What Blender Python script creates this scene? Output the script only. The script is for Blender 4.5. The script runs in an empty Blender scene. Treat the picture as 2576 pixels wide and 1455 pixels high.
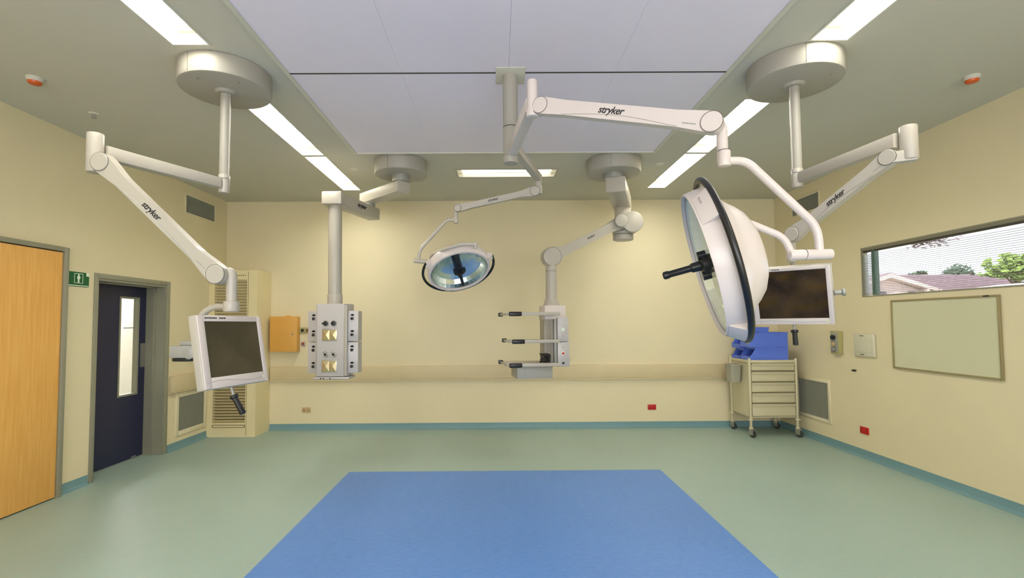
import bpy, bmesh, math, random
from mathutils import Matrix, Vector
V = Vector
random.seed(7)
scn = bpy.context.scene
COL = scn.collection

# ---------------------------------------------------------------- camera
def set_camera():
    W = 2576.0
    f, cx, cy, p, r, yaw = 1228.35, 1257.44, 755.38, .0455, .0063, .0034
    F = V((math.sin(yaw)*math.cos(p), math.cos(yaw)*math.cos(p), math.sin(p)))
    R = V((math.cos(yaw), -math.sin(yaw), 0))
    U = R.cross(F)
    R2 = R*math.cos(r) - U*math.sin(r)
    U2 = U*math.cos(r) + R*math.sin(r)
    cam = bpy.data.cameras.new('camera')
    ob = bpy.data.objects.new('camera', cam)
    COL.objects.link(ob)
    m = Matrix((R2, U2, -F)).transposed().to_4x4()
    m.translation = V((0, 0, 1.6))
    ob.matrix_world = m
    cam.sensor_width = 36
    cam.sensor_fit = 'HORIZONTAL'
    cam.lens = 36*f/W
    cam.shift_x = (1288-cx)/W
    cam.shift_y = (cy-727.5)/W
    cam.clip_start = .02
    cam.clip_end = 500
    scn.camera = ob
set_camera()

# ---------------------------------------------------------------- view, world, sun
scn.view_settings.view_transform = 'Standard'
scn.view_settings.look = 'None'
scn.view_settings.gamma = 1
scn.view_settings.use_curve_mapping = False
scn.view_settings.exposure = 0.86
LAMP = 17.0          # strength of the fluorescent diffusers
world = bpy.data.worlds.new('sky')
scn.world = world
world.use_nodes = True
bg = world.node_tree.nodes['Background']
bg.inputs[0].default_value = (.86, .92, 1.0, 1)
bg.inputs[1].default_value = 1.35
sun = bpy.data.lights.new('sun', 'SUN')
sun.energy = 3.0
sun.angle = .01
sun.color = (1, .95, .86)
so = bpy.data.objects.new('sun', sun)
so.rotation_euler = V((.62, .42, -.66)).to_track_quat('-Z', 'Y').to_euler()
COL.objects.link(so)

# daylight coming in through the wide window in the wall behind the camera
dl = bpy.data.lights.new('window_daylight', 'AREA')
dl.shape = 'RECTANGLE'; dl.size = 6.4; dl.size_y = 1.75; dl.energy = 130; dl.color = (1.0, .95, .98)
do = bpy.data.objects.new('window_daylight', dl)
do.location = (.05, -2.5, 1.82); do.rotation_euler = (math.radians(104), 0, 0)
COL.objects.link(do)

# ---------------------------------------------------------------- materials
def lin(c):
    return tuple((x/12.92 if x <= .04045 else ((x+.055)/1.055)**2.4) for x in c)
MATS = {}
def mat(name, rgb, rough=.5, metal=0., var=.03, scale=8., bump=0., spec=.5, coat=0.):
    if name in MATS: return MATS[name]
    m = bpy.data.materials.new(name); m.use_nodes = True
    nt = m.node_tree; N = nt.nodes; L = nt.links
    b = N['Principled BSDF']
    b.inputs['Roughness'].default_value = rough
    b.inputs['Metallic'].default_value = metal
    b.inputs['Specular IOR Level'].default_value = spec
    b.inputs['Coat Weight'].default_value = coat
    c = lin(tuple(x/255. for x in rgb))
    tc = N.new('ShaderNodeTexCoord')
    no = N.new('ShaderNodeTexNoise'); no.inputs['Scale'].default_value = scale
    no.inputs['Detail'].default_value = 4
    L.new(tc.outputs['Object'], no.inputs['Vector'])
    rp = N.new('ShaderNodeValToRGB')
    rp.color_ramp.elements[0].position = .3; rp.color_ramp.elements[1].position = .7
    rp.color_ramp.elements[0].color = tuple(max(0, x*(1-var)) for x in c)+(1,)
    rp.color_ramp.elements[1].color = tuple(min(1, x*(1+var)) for x in c)+(1,)
    L.new(no.outputs['Fac'], rp.inputs['Fac'])
    L.new(rp.outputs['Color'], b.inputs['Base Color'])
    if bump:
        bu = N.new('ShaderNodeBump'); bu.inputs['Strength'].default_value = bump
        bu.inputs['Distance'].default_value = .002
        n2 = N.new('ShaderNodeTexNoise'); n2.inputs['Scale'].default_value = 120
        L.new(tc.outputs['Object'], n2.inputs['Vector'])
        L.new(n2.outputs['Fac'], bu.inputs['Height']); L.new(bu.outputs['Normal'], b.inputs['Normal'])
    MATS[name] = m
    return m
def vinyl(name, rgb, fleck, rough=.42):
    m = mat(name, rgb, rough, 0, .04, 1.2, spec=.35)
    nt = m.node_tree; N = nt.nodes; L = nt.links
    b = N['Principled BSDF']; rp = [n for n in N if n.type == 'VALTORGB'][0]
    tc = [n for n in N if n.type == 'TEX_COORD'][0]
    mp = N.new('ShaderNodeMapping'); mp.inputs['Scale'].default_value = (16, 55, 1)
    L.new(tc.outputs['Object'], mp.inputs['Vector'])
    no = N.new('ShaderNodeTexNoise'); no.inputs['Scale'].default_value = 1.0; no.inputs['Detail'].default_value = 6
    no.inputs['Roughness'].default_value = .75
    L.new(mp.outputs['Vector'], no.inputs['Vector'])
    r2 = N.new('ShaderNodeValToRGB'); r2.color_ramp.elements[0].position = .38; r2.color_ramp.elements[1].position = .62
    r2.color_ramp.elements[0].color = (0, 0, 0, 1); r2.color_ramp.elements[1].color = (1, 1, 1, 1)
    L.new(no.outputs['Fac'], r2.inputs['Fac'])
    mx = N.new('ShaderNodeMix'); mx.data_type = 'RGBA'
    mu = N.new('ShaderNodeMath'); mu.operation = 'MULTIPLY'; mu.inputs[1].default_value = .6
    L.new(r2.outputs['Color'], mu.inputs[0]); L.new(mu.outputs[0], mx.inputs[0])
    L.new(rp.outputs['Color'], mx.inputs[6]); mx.inputs[7].default_value = lin(tuple(x/255. for x in fleck))+(1,)
    L.new(mx.outputs[2], b.inputs['Base Color'])
    return m
def emis(name, rgb, s):
    m = bpy.data.materials.new(name); m.use_nodes = True
    N = m.node_tree.nodes; N.clear()
    e = N.new('ShaderNodeEmission'); o = N.new('ShaderNodeOutputMaterial')
    e.inputs[0].default_value = tuple(rgb)+(1,); e.inputs[1].default_value = s
    m.node_tree.links.new(e.outputs[0], o.inputs[0])
    return m
def glass(name, rgb=(1, 1, 1), refl=.08, rough=.02):
    m = bpy.data.materials.new(name); m.use_nodes = True
    N = m.node_tree.nodes; L = m.node_tree.links; N.clear()
    t = N.new('ShaderNodeBsdfTransparent'); t.inputs[0].default_value = tuple(rgb)+(1,)
    g = N.new('ShaderNodeBsdfGlossy'); g.inputs['Roughness'].default_value = rough
    fr = N.new('ShaderNodeLayerWeight'); fr.inputs[0].default_value = .5
    pw = N.new('ShaderNodeMath'); pw.operation = 'POWER'; pw.inputs[1].default_value = 4.
    ma = N.new('ShaderNodeMath'); ma.operation = 'MULTIPLY_ADD'; ma.inputs[1].default_value = .45; ma.inputs[2].default_value = refl*.5
    L.new(fr.outputs['Facing'], pw.inputs[0]); L.new(pw.outputs[0], ma.inputs[0])
    x = N.new('ShaderNodeMixShader'); o = N.new('ShaderNodeOutputMaterial')
    L.new(ma.outputs[0], x.inputs[0]); L.new(t.outputs[0], x.inputs[1]); L.new(g.outputs[0], x.inputs[2]); L.new(x.outputs[0], o.inputs[0])
    return m
def reflector_mat():
    m = mat('dichroic_reflector', (150, 185, 200), .22, 1., .05, 3.)
    nt = m.node_tree; N = nt.nodes; L = nt.links; b = N['Principled BSDF']
    tc = [n for n in N if n.type == 'TEX_COORD'][0]
    no = N.new('ShaderNodeTexNoise'); no.inputs['Scale'].default_value = 3.2
    L.new(tc.outputs['Object'], no.inputs['Vector'])
    rp = N.new('ShaderNodeValToRGB'); el = rp.color_ramp.elements
    el[0].position = .3; el[0].color = (.30, .42, .46, 1); el[1].position = .7; el[1].color = (.92, .92, .84, 1)
    e = el.new(.5); e.color = (.62, .70, .70, 1)
    L.new(no.outputs['Fac'], rp.inputs['Fac']); L.new(rp.outputs['Color'], b.inputs['Base Color'])
    return m
def film_mat():
    # wrinkled protective film over a switched-off screen
    m = mat('dark_glossy_screen', (58, 44, 22), .16, 0, .6, 6., spec=.22)  # mottled brown base colour stands in for reflections in the film
    nt = m.node_tree; N = nt.nodes; L = nt.links; b = N['Principled BSDF']
    tc = [n for n in N if n.type == 'TEX_COORD'][0]
    w = N.new('ShaderNodeTexWave'); w.inputs['Scale'].default_value = 2.2; w.inputs['Distortion'].default_value = 9; w.inputs['Detail'].default_value = 1.5; w.inputs['Detail Scale'].default_value = 1.2
    w.bands_direction = 'Z'
    L.new(tc.outputs['Object'], w.inputs['Vector'])
    bu = N.new('ShaderNodeBump'); bu.inputs['Strength'].default_value = .8; bu.inputs['Distance'].default_value = .012
    L.new(w.outputs['Fac'], bu.inputs['Height']); L.new(bu.outputs['Normal'], b.inputs['Normal'])
    return m
def wood_mat():
    m = mat('orange_laminate', (228, 168, 72), .45, 0, .03, 6.)
    nt = m.node_tree; N = nt.nodes; L = nt.links; b = N['Principled BSDF']
    tc = [n for n in N if n.type == 'TEX_COORD'][0]
    mp = N.new('ShaderNodeMapping'); mp.inputs['Scale'].default_value = (40, 40, 2.5)
    L.new(tc.outputs['Object'], mp.inputs['Vector'])
    no = N.new('ShaderNodeTexNoise'); no.inputs['Scale'].default_value = 1.; no.inputs['Detail'].default_value = 5
    L.new(mp.outputs['Vector'], no.inputs['Vector'])
    rp = N.new('ShaderNodeValToRGB'); el = rp.color_ramp.elements
    el[0].position = .3; el[0].color = lin((.90, .66, .32))+(1,); el[1].position = .72; el[1].color = lin((.95, .74, .40))+(1,)
    L.new(no.outputs['Fac'], rp.inputs['Fac']); L.new(rp.outputs['Color'], b.inputs['Base Color'])
    return m
M_WALL = mat('cream_wall_paint', (222, 210, 173), .6, 0, .015, 1.5, bump=.15, spec=.3)
M_CEIL = mat('ceiling_paint', (200, 197, 182), .8, 0, .015, 1.5, spec=.2)
M_CPAN = mat('grey_ceiling_panel', (232, 225, 238), .6, 0, .03, .8, spec=.3)
M_CTRIM = mat('pale_trim', (206, 204, 188), .5)
M_FLOOR = vinyl('teal_vinyl', (148, 175, 165), (172, 176, 160))
M_MAT = vinyl('blue_vinyl', (84, 132, 200), (110, 148, 206))
M_SKIRT = vinyl('teal_skirting_vinyl', (112, 148, 152), (118, 150, 152))
M_WHITE = mat('medical_white_enamel', (177, 171, 157), .35, 0, .02, 4., spec=.5)
M_LAMPW = mat('lamp_white_enamel', (208, 198, 190), .32, 0, .02, 4., spec=.5)
M_POD = mat('grey_white_cover', (160, 156, 144), .45, 0, .02, 3.)
M_GREYM = mat('grey_metal', (158, 158, 150), .4, .3, .04, 10.)
M_STEEL = mat('brushed_steel', (176, 174, 168), .3, .85, .05, 20.)
M_BRASS = mat('polished_socket_cover', (186, 172, 130), .3, .6, .08, 12.)
M_HEAD = mat('grey_service_head', (186, 182, 178), .4, .15, .03, 8.)
M_BLACK = mat('black_plastic', (18, 18, 18), .35, 0, .1, 30.)
M_RUB = mat('dark_rubber', (52, 56, 52), .6, 0, .1, 30.)
M_SEAM = mat('dark_seam', (70, 68, 62), .7)
M_TEXT = mat('black_print', (22, 20, 24), .5)
M_CREAM = mat('cream_powder_coat', (224, 210, 164), .5, 0, .02, 5.)
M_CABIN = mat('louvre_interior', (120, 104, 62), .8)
M_RAIL = mat('beige_bumper_rail', (206, 190, 150), .5, 0, .02, 5.)
M_FRAME = mat('grey_door_frame', (146, 144, 124), .45, .1, .03, 6.)
M_NAVY = mat('navy_door_laminate', (34, 37, 66), .4, 0, .08, 10.)
M_WOOD = wood_mat()
M_ORANGE = mat('mustard_cabinet_paint', (214, 160, 74), .45, 0, .03, 5.)
M_GRILLE = mat('grey_grille', (150, 151, 134), .6, .1, .04, 30.)
M_GRFRAME = mat('grille_frame_paint', (222, 212, 178), .5)
M_RED = mat('red_plastic', (196, 20, 22), .35, 0, .04, 20.)
M_BEIGEP = mat('beige_plastic', (192, 164, 118), .4)
M_GREEN = mat('exit_sign_green', (6, 92, 44), .5)
M_WHITEP = mat('white_print', (226, 236, 216), .5)
M_BLUE = mat('blue_bin_plastic', (86, 116, 214), .38, 0, .04, 8.)
M_BLUED = mat('blue_bin_inner', (48, 74, 168), .5)
M_CART = mat('cart_enamel', (202, 194, 160), .42, 0, .02, 6.)
M_CARTD = mat('cart_drawer_gap', (146, 138, 110), .6)
M_TRANS = mat('grey_translucent_plastic', (158, 156, 138), .3)
M_WB = mat('whiteboard_surface', (204, 202, 168), .22, 0, .01, 3.)
M_WBF = mat('whiteboard_frame', (160, 148, 110), .35, .4, .03, 8.)
M_SWITCH = mat('grey_switch_panel', (206, 202, 176), .4)
M_SCREEN = mat('dark_screen', (72, 66, 50), .12, 0, .25, 4., spec=.6)
M_SCREEN2 = film_mat()
M_OLIVE = mat('olive_plastic', (170, 164, 110), .45)
M_EORANGE = mat('orange_lens', (210, 92, 28), .4)
M_REFL = reflector_mat()
M_REFL2 = mat('pale_reflector', (226, 234, 214), .25, .25, .05, 6.)
M_HOUSING = mat('luminaire_housing', (232, 226, 206), .35, .2)
M_WINF = mat('grey_window_frame', (132, 126, 104), .45, .3, .04, 8.)
M_WINFD = mat('dark_green_mullion', (66, 96, 84), .45)
M_SLAT = mat('white_blind_slat', (212, 218, 226), .5)
M_SLATG = mat('grey_blind_slat', (150, 152, 158), .5)
M_GLASS = glass('window_glass')
M_DIFF = emis('lit_diffuser', (1.0, .965, .88), LAMP)
M_DIFF2 = emis('lit_tube', (1.0, .965, .86), 2.2)
M_CORL = emis('corridor_fill_glow', (1.0, .98, .98), 36.)  # glow of the unseen light added in the corridor
M_TILE = mat('mauve_roof_tile', (150, 128, 140), .7, 0, .12, 14.)
M_BARGE = mat('white_weatherboard', (222, 206, 198), .6, 0, .04, 6.)
M_HWALL = mat('pink_weatherboard', (206, 190, 186), .7, 0, .06, 6.)
M_HWIN = mat('dark_house_window', (92, 84, 96), .2)
M_LEAFD = mat('dark_leaf', (60, 86, 70), .7, 0, .3, 3.)
M_LEAFL = mat('light_leaf', (120, 146, 66), .7, 0, .3, 3.)
M_LEAFP = mat('dusty_leaf', (118, 98, 106), .7, 0, .3, 3.)
M_BARK = mat('bark', (120, 96, 82), .8, 0, .2, 10.)
M_GROUND = mat('outdoor_ground', (150, 150, 128), .9, 0, .15, .5)
M_CORW = mat('corridor_wall_paint', (206, 200, 188), .6)

# ---------------------------------------------------------------- mesh helpers
def smooth_edges(me, deg=38):
    for p in me.polygons: p.use_smooth = True
    me.set_sharp_from_angle(angle=math.radians(deg))
def origin_of(o):
    v = V((0, 0, 0))
    while o is not None:
        v += o.location; o = o.parent
    return v
def obj(name, bm, m, parent=None, loc=None, deg=38):
    """bmesh in world coordinates -> one linked mesh object (child of parent, or placed at loc)"""
    bmesh.ops.recalc_face_normals(bm, faces=bm.faces)
    me = bpy.data.meshes.new(name)
    if parent is not None: off = origin_of(parent)
    else: off = V(loc) if loc is not None else V((0, 0, 0))
    bmesh.ops.translate(bm, verts=bm.verts, vec=-off)
    bm.to_mesh(me); bm.free()
    me.materials.append(m)
    smooth_edges(me, deg)
    o = bpy.data.objects.new(name, me); COL.objects.link(o)
    if parent is not None: o.parent = parent
    else: o.location = off
    return o
def thing(name, label, cat, loc, group=None):
    o = bpy.data.objects.new(name, None); COL.objects.link(o)
    o.empty_display_size = .05
    o.location = loc; o['label'] = label; o['category'] = cat
    if group: o['group'] = group
    return o
def tag(o, label, cat, group=None):
    o['label'] = label; o['category'] = cat
    if group: o['group'] = group
    return o
def struct(name, bm, m, label=None):
    o = obj(name, bm, m); o['kind'] = 'structure'
    if label: o['label'] = label
    return o
def copy_tree(o, parent=None):
    c = o.copy(); COL.objects.link(c); c.parent = parent
    for ch in list(o.children):
        copy_tree(ch, c)
    return c
def new(): return bmesh.new()
def box(bm, x0, x1, y0, y1, z0, z1, mtx=None, bev=0., segs=2):
    vs = [bm.verts.new((x, y, z)) for z in (z0, z1) for y in (y0, y1) for x in (x0, x1)]
    fs = [bm.faces.new([vs[i] for i in q]) for q in ((0, 2, 3, 1), (4, 5, 7, 6), (0, 1, 5, 4), (2, 6, 7, 3), (0, 4, 6, 2), (1, 3, 7, 5))]
    if bev:
        es = {e for f in fs for e in f.edges}
        res = bmesh.ops.bevel(bm, geom=list(es), offset=bev, segments=segs, profile=.5, affect='EDGES')
        vs = list({v for f in res['faces'] for v in f.verts} | {v for v in vs if v.is_valid})
    if mtx is not None: bmesh.ops.transform(bm, matrix=mtx, verts=[v for v in vs if v.is_valid])
    return vs
def axis_m(p, d):
    d = V(d).normalized()
    q = d.to_track_quat('Z', 'Y').to_matrix().to_4x4()
    q.translation = V(p); return q
def lathe(bm, prof, mtx, n=40, a0=0., a1=2*math.pi):
    """prof: list of (r, z) ; closed revolution"""
    rings = []
    full = abs(a1-a0-2*math.pi) < 1e-6
    cnt = n if full else n+1
    for r, z in prof:
        if r < 1e-6:
            v = bm.verts.new(mtx @ V((0, 0, z))); rings.append([v]*cnt); continue
        rings.append([bm.verts.new(mtx @ V((r*math.cos(a0+(a1-a0)*i/n), r*math.sin(a0+(a1-a0)*i/n), z))) for i in range(cnt)])
    for a, b in zip(rings, rings[1:]):
        for i in range(n):
            j = (i+1) % cnt
            q = []
            for v in (a[i], a[j], b[j], b[i]):
                if v not in q: q.append(v)
            if len(q) > 2:
                try: bm.faces.new(q)
                except ValueError: pass
def cyl(bm, p, q, r, r2=None, n=28, bev=0.):
    p = V(p); q = V(q); r2 = r if r2 is None else r2
    h = (q-p).length
    if bev: prof = [(0, 0), (r-bev, 0), (r-bev*.3, bev*.3), (r, bev), (r2, h-bev), (r2-bev*.3, h-bev*.3), (r2-bev, h), (0, h)]
    else: prof = [(0, 0), (r, 0), (r2, h), (0, h)]
    lathe(bm, prof, axis_m(p, q-p), n)
def ringtorus(bm, c, d, R, r, n=56, k=10, a0=0., a1=2*math.pi):
    m = axis_m(c, d)
    full = abs(a1-a0-2*math.pi) < 1e-6
    cnt = n if full else n+1
    rs = []
    for i in range(cnt):
        a = a0+(a1-a0)*i/n
        rs.append([bm.verts.new(m @ V(((R+r*math.cos(t))*math.cos(a), (R+r*math.cos(t))*math.sin(a), r*math.sin(t)))) for t in [2*math.pi*j/k for j in range(k)]])
    for i in range(n):
        A = rs[i]; B = rs[(i+1) % cnt]
        for j in range(k): bm.faces.new((A[j], A[(j+1) % k], B[(j+1) % k], B[j]))
    if not full:
        bm.faces.new(rs[0]); bm.faces.new(rs[-1][::-1])
def smooth_path(pts, rad, k=6):
    """round the corners of a polyline"""
    pts = [V(p) for p in pts]; out = [pts[0]]
    for a, b, c in zip(pts, pts[1:], pts[2:]):
        r1 = min(rad, (b-a).length*.48, (c-b).length*.48)
        s = b+(a-b).normalized()*r1; e = b+(c-b).normalized()*r1
        for i in range(k+1):
            t = i/k; out.append(s*(1-t)**2+b*2*t*(1-t)+e*t*t)
    out.append(pts[-1]); return out
def tube(bm, pts, r, n=16, cap=True):
    pts = [V(p) for p in pts]; rings = []; up = None
    for i, p in enumerate(pts):
        t = (pts[min(i+1, len(pts)-1)]-pts[max(i-1, 0)]).normalized()
        if up is None:
            up = t.orthogonal().normalized()
        up = (up-t*up.dot(t)).normalized(); s = t.cross(up)
        rr = r[i] if isinstance(r, (list, tuple)) else r
        rings.append([bm.verts.new(p+(up*math.cos(2*math.pi*j/n)+s*math.sin(2*math.pi*j/n))*rr) for j in range(n)])
    for A, B in zip(rings, rings[1:]):
        for j in range(n): bm.faces.new((A[j], A[(j+1) % n], B[(j+1) % n], B[j]))
    if cap: bm.faces.new(rings[0][::-1]); bm.faces.new(rings[-1])
def prism(bm, poly, d0, d1, mtx, bev=0.):
    """poly in local XY, extruded along local Z from d0 to d1"""
    a = [bm.verts.new(V((x, y, d0))) for x, y in poly]; b = [bm.verts.new(V((x, y, d1))) for x, y in poly]
    fs = [bm.faces.new(a[::-1]), bm.faces.new(b)]
    n = len(poly)
    for i in range(n): fs.append(bm.faces.new((a[i], a[(i+1) % n], b[(i+1) % n], b[i])))
    vs = a+b
    if bev:
        es = list(fs[0].edges)+list(fs[1].edges)
        res = bmesh.ops.bevel(bm, geom=es, offset=bev, segments=2, profile=.5, affect='EDGES')
        vs = list({v for f in res['faces'] for v in f.verts} | {v for v in vs if v.is_valid})
    bmesh.ops.transform(bm, matrix=mtx, verts=[v for v in vs if v.is_valid])
def frame_m(o, x, y, z):
    m = Matrix((V(x), V(y), V(z))).transposed().to_4x4(); m.translation = V(o); return m
def text_obj(body, size, mtx, m, parent, name='lettering', shear=0., bold=0., depth=.0006, align='CENTER'):
    cu = bpy.data.curves.new('txt', 'FONT'); cu.body = body; cu.size = size; cu.align_x = align; cu.align_y = 'CENTER'
    cu.shear = shear; cu.offset = bold; cu.extrude = depth; cu.space_character = .93
    t = bpy.data.objects.new('txt', cu); COL.objects.link(t)
    bpy.context.view_layer.update()
    dg = bpy.context.evaluated_depsgraph_get()
    me = bpy.data.meshes.new_from_object(t.evaluated_get(dg))
    bpy.data.objects.remove(t); bpy.data.curves.remove(cu)
    bm = bmesh.new(); bm.from_mesh(me); bpy.data.meshes.remove(me)
    bmesh.ops.transform(bm, matrix=mtx, verts=bm.verts)
    return obj(name, bm, m, parent, deg=20)

# ---------------------------------------------------------------- the room
XL, XR, YB, HC, YF = -4.147, 4.253, 7.434, 3.472, -2.2
WT = .26
# floor
b = new(); box(b, XL-.3, XR+.1, YF-.2, YB+.2, -.12, 0); struct('floor', b, M_FLOOR)
# blue inlay
b = new(); box(b, -1.614, 1.735, -.6, 5.336, -.004, .002)
tag(obj('floor_inlay', b, M_MAT), 'large blue vinyl rectangle inlaid in the middle of the green floor', 'floor inlay')
# ceiling with holes left for the recessed luminaires
LX0, LX1 = -2.165, -1.925
RX0, RX1 = 2.095, 2.340
strips = [(1.88, 3.19), (4.03, 5.352), (5.405, 6.785), (-.4, .9)]
stripsR = [(1.88, 3.168), (4.03, 5.325), (5.375, 6.745), (-.4, .9)]
BX0, BX1, BY0, BY1 = -.50, .73, 5.89, 6.195
def ceiling():
    holes = [(LX0, LX1, a, c) for a, c in strips]+[(RX0, RX1, a, c) for a, c in stripsR]+[(BX0, BX1, BY0, BY1)]
    xs = sorted({XL-.3, XR+.3} | {h[0] for h in holes} | {h[1] for h in holes})
    ys = sorted({YF-.2, YB+.2} | {h[2] for h in holes} | {h[3] for h in holes})
    bm = new()
    for x0, x1 in zip(xs, xs[1:]):
        run = None
        for y0, y1 in zip(ys, ys[1:]):
            hit = any(h[0]-1e-6 <= x0 and x1 <= h[1]+1e-6 and h[2]-1e-6 <= y0 and y1 <= h[3]+1e-6 for h in holes)
            if hit:
                if run: box(bm, x0, x1, run[0], run[1], HC, HC+.14)
                run = None
            else: run = (run[0], y1) if run else (y0, y1)
        if run: box(bm, x0, x1, run[0], run[1], HC, HC+.14)
    struct('ceiling', bm, M_CEIL)
ceiling()
# walls
D1 = (3.3, 4.60, 2.30)     # orange sliding door opening
D2 = (5.06, 6.10, 2.09)    # navy door opening
b = new()
box(b, XL-WT, XL, YF, D2[0], 0, HC)
box(b, XL-WT, XL, D2[0], D2[1], D2[2], HC)
box(b, XL-WT, XL, D2[1], YB+WT, 0, HC)
struct('wall_left', b, M_WALL)
b = new(); box(b, XL-WT, XR+WT, YB, YB+WT, 0, HC); struct('wall_back', b, M_WALL)
FX0, FX1, FZ0, FZ1 = -3.2, 3.3, .95, 2.75
b = new(); box(b, XL-WT, FX0, YF-WT, YF, 0, HC); box(b, FX1, XR+WT, YF-WT, YF, 0, HC)
box(b, FX0, FX1, YF-WT, YF, 0, FZ0); box(b, FX0, FX1, YF-WT, YF, FZ1, HC); struct('wall_front', b, M_WALL)
def front_window():
    b = new()
    for x in (FX0, -1.05, 1.1, FX1-.05): box(b, x, x+.05, YF-.16, YF-.1, FZ0, FZ1)
    box(b, FX0, FX1, YF-.16, YF-.1, FZ0, FZ0+.05); box(b, FX0, FX1, YF-.16, YF-.1, FZ1-.05, FZ1)
    o = struct('window_2', b, M_WINF)
    b = new(); box(b, FX0+.05, FX1-.05, YF-.133, YF-.127, FZ0+.05, FZ1-.05); obj('glass_pane', b, M_GLASS, o)
front_window()
WY0, WY1, WZ0, WZ1 = 2.55, 5.672, 1.868, 2.438
b = new()
box(b, XR, XR+.065, YF, WY0, 0, HC); box(b, XR, XR+.065, WY1, YB, 0, HC)
box(b, XR, XR+.065, WY0, WY1, 0, WZ0); box(b, XR, XR+.065, WY0, WY1, WZ1, HC)
struct('wall_right', b, M_WALL)
# skirting (coved vinyl upstand)
def skirt(name, pts):
    """pts: inner wall line points, profile leans into the wall"""
    bm = new()
    for (p, q, n) in pts:
        p = V(p); q = V(q); n = V(n)
        prof = [(0.0, .092), (.006, .092), (.006, .03), (.010, .016), (.019, .006), (.032, .003), (.032, .0), (0, 0)]
        A = [bm.verts.new(p+n*u+V((0, 0, z))) for u, z in prof]; B = [bm.verts.new(q+n*u+V((0, 0, z))) for u, z in prof]
        k = len(prof)
        for i in range(k): bm.faces.new((A[i], A[(i+1) % k], B[(i+1) % k], B[i]))
        bm.faces.new(A); bm.faces.new(B[::-1])
    struct(name, bm, M_SKIRT)
skirt('baseboard_left', [((XL, 4.655, 0), (XL, 5.0, 0), (1, 0, 0)), ((XL, 6.175, 0), (XL, 7.0, 0), (1, 0, 0))])
skirt('baseboard_back', [((-3.45, YB, 0), (XR, YB, 0), (0, -1, 0))])
skirt('baseboard_right', [((XR, YF, 0), (XR, YB, 0), (-1, 0, 0))])
# bumper rails
b = new(); box(b, -3.44, 3.50, YB-.045, YB+.002, .752, .952, bev=.008); box(b, -3.44, 3.50, YB-.05, YB, .738, .752)
struct('trim_1', b, M_RAIL)
b = new(); box(b, XL-.002, XL+.045, 6.19, 6.985, .742, .945, bev=.008); box(b, XL, XL+.05, 6.19, 6.985, .728, .742)
struct('trim_2', b, M_RAIL)

# ceiling laminar flow panels with their border
PX0, PX1, PY1, PYM = -1.569, 1.742, 5.29, 3.56
def panels():
    for y0, y1, lab in ((PYM+.006, PY1-.03, 'smooth grey rectangular ceiling panel behind the dark joint'),
                        (.4, PYM-.006, 'large smooth grey ceiling panel nearest the camera, in front of the dark joint')):
        bm = new()
        xs = [PX0+.03, PX0+.86, .087, PX1-.86, PX1-.03]
        for a, c in zip(xs, xs[1:]): box(bm, a+.0006, c-.0006, y0, y1, HC-.012, HC-.001)
        tag(obj('ceiling_panel', bm, M_CPAN), lab, 'ceiling panel', None)
    bm = new()
    box(bm, PX0, PX0+.03, .4, PY1, HC-.022, HC); box(bm, PX1-.03, PX1, .4, PY1, HC-.022, HC)
    box(bm, PX0+.03, PX1-.03, PY1-.03, PY1, HC-.022, HC)
    struct('trim_3', bm, M_CTRIM)
    bm = new(); box(bm, PX0+.03, PX1-.03, PYM-.009, PYM+.009, HC-.0135, HC); struct('trim_4', bm, M_SEAM)
    bm = new()
    box(bm, PX0-.008, PX0, .4, PY1, HC-.004, HC); box(bm, PX1, PX1+.008, .4, PY1, HC-.004, HC)
    struct('trim_5', bm, M_SEAM)
panels()

# recessed strip luminaires
def strip_light(x0, x1, y0, y1, label, group, proto=None):
    if proto is not None:
        o = copy_tree(proto); o.location = ((x0+x1)/2, (y0+y1)/2, HC); o['label'] = label
        return o
    t = thing('strip_light', label, 'ceiling light', ((x0+x1)/2, (y0+y1)/2, HC), group)
    d = .115; w = .004
    bm = new()
    for (a, c, e, g) in ((x0, x0+w, y0, y1), (x1-w, x1, y0, y1), (x0+w, x1-w, y0, y0+w), (x0+w, x1-w, y1-w, y1)):
        box(bm, a, c, e, g, HC-.001, HC+d)
    box(bm, x0, x1, y0, y1, HC+d, HC+d+.005)
    obj('housing', bm, M_HOUSING, t)
    bm = new(); f = .012
    for (a, c, e, g) in ((x0-f, x0+w, y0-f, y1+f), (x1-w, x1+f, y0-f, y1+f), (x0+w, x1-w, y0-f, y0+w), (x0+w, x1-w, y1-w, y1+f)):
        box(bm, a, c, e, g, HC-.005, HC-.001)
    obj('flange', bm, M_CTRIM, t)
    bm = new(); box(bm, x0+w+.001, x1-w-.001, y0+.10, y1-.10, HC+d-.03, HC+d-.022)
    obj('diffuser', bm, M_DIFF, t)
    for yy in (y0+.05, y1-.05):
        bm = new(); box(bm, x0+.03, x1-.03, yy-.035, yy+.035, HC+d-.04, HC+d-.02, bev=.004)
        obj('lamp_holder', bm, M_HOUSING, t)
    return t
names = ['nearest to the camera', 'behind the left ceiling cover', 'furthest from the camera', 'out of view']
for i, (a, c) in enumerate(strips):
    strip_light(LX0, LX1, a, c, ['recessed fluorescent strip in the left row, nearest the camera',
        'recessed fluorescent strip in the left row, half hidden by the round ceiling cover',
        'recessed fluorescent strip ending the left row by the back wall',
        'recessed fluorescent strip of the left row over the camera'][i], 'left row of strip lights')
for i, (a, c) in enumerate(stripsR):
    strip_light(RX0, RX1, a, c, ['recessed fluorescent strip in the right row, nearest the camera',
        'recessed fluorescent strip in the right row, crossed by the big white lamp arm',
        'recessed fluorescent strip ending the right row by the back wall',
        'recessed fluorescent strip of the right row over the camera'][i], 'right row of strip lights')
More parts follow.
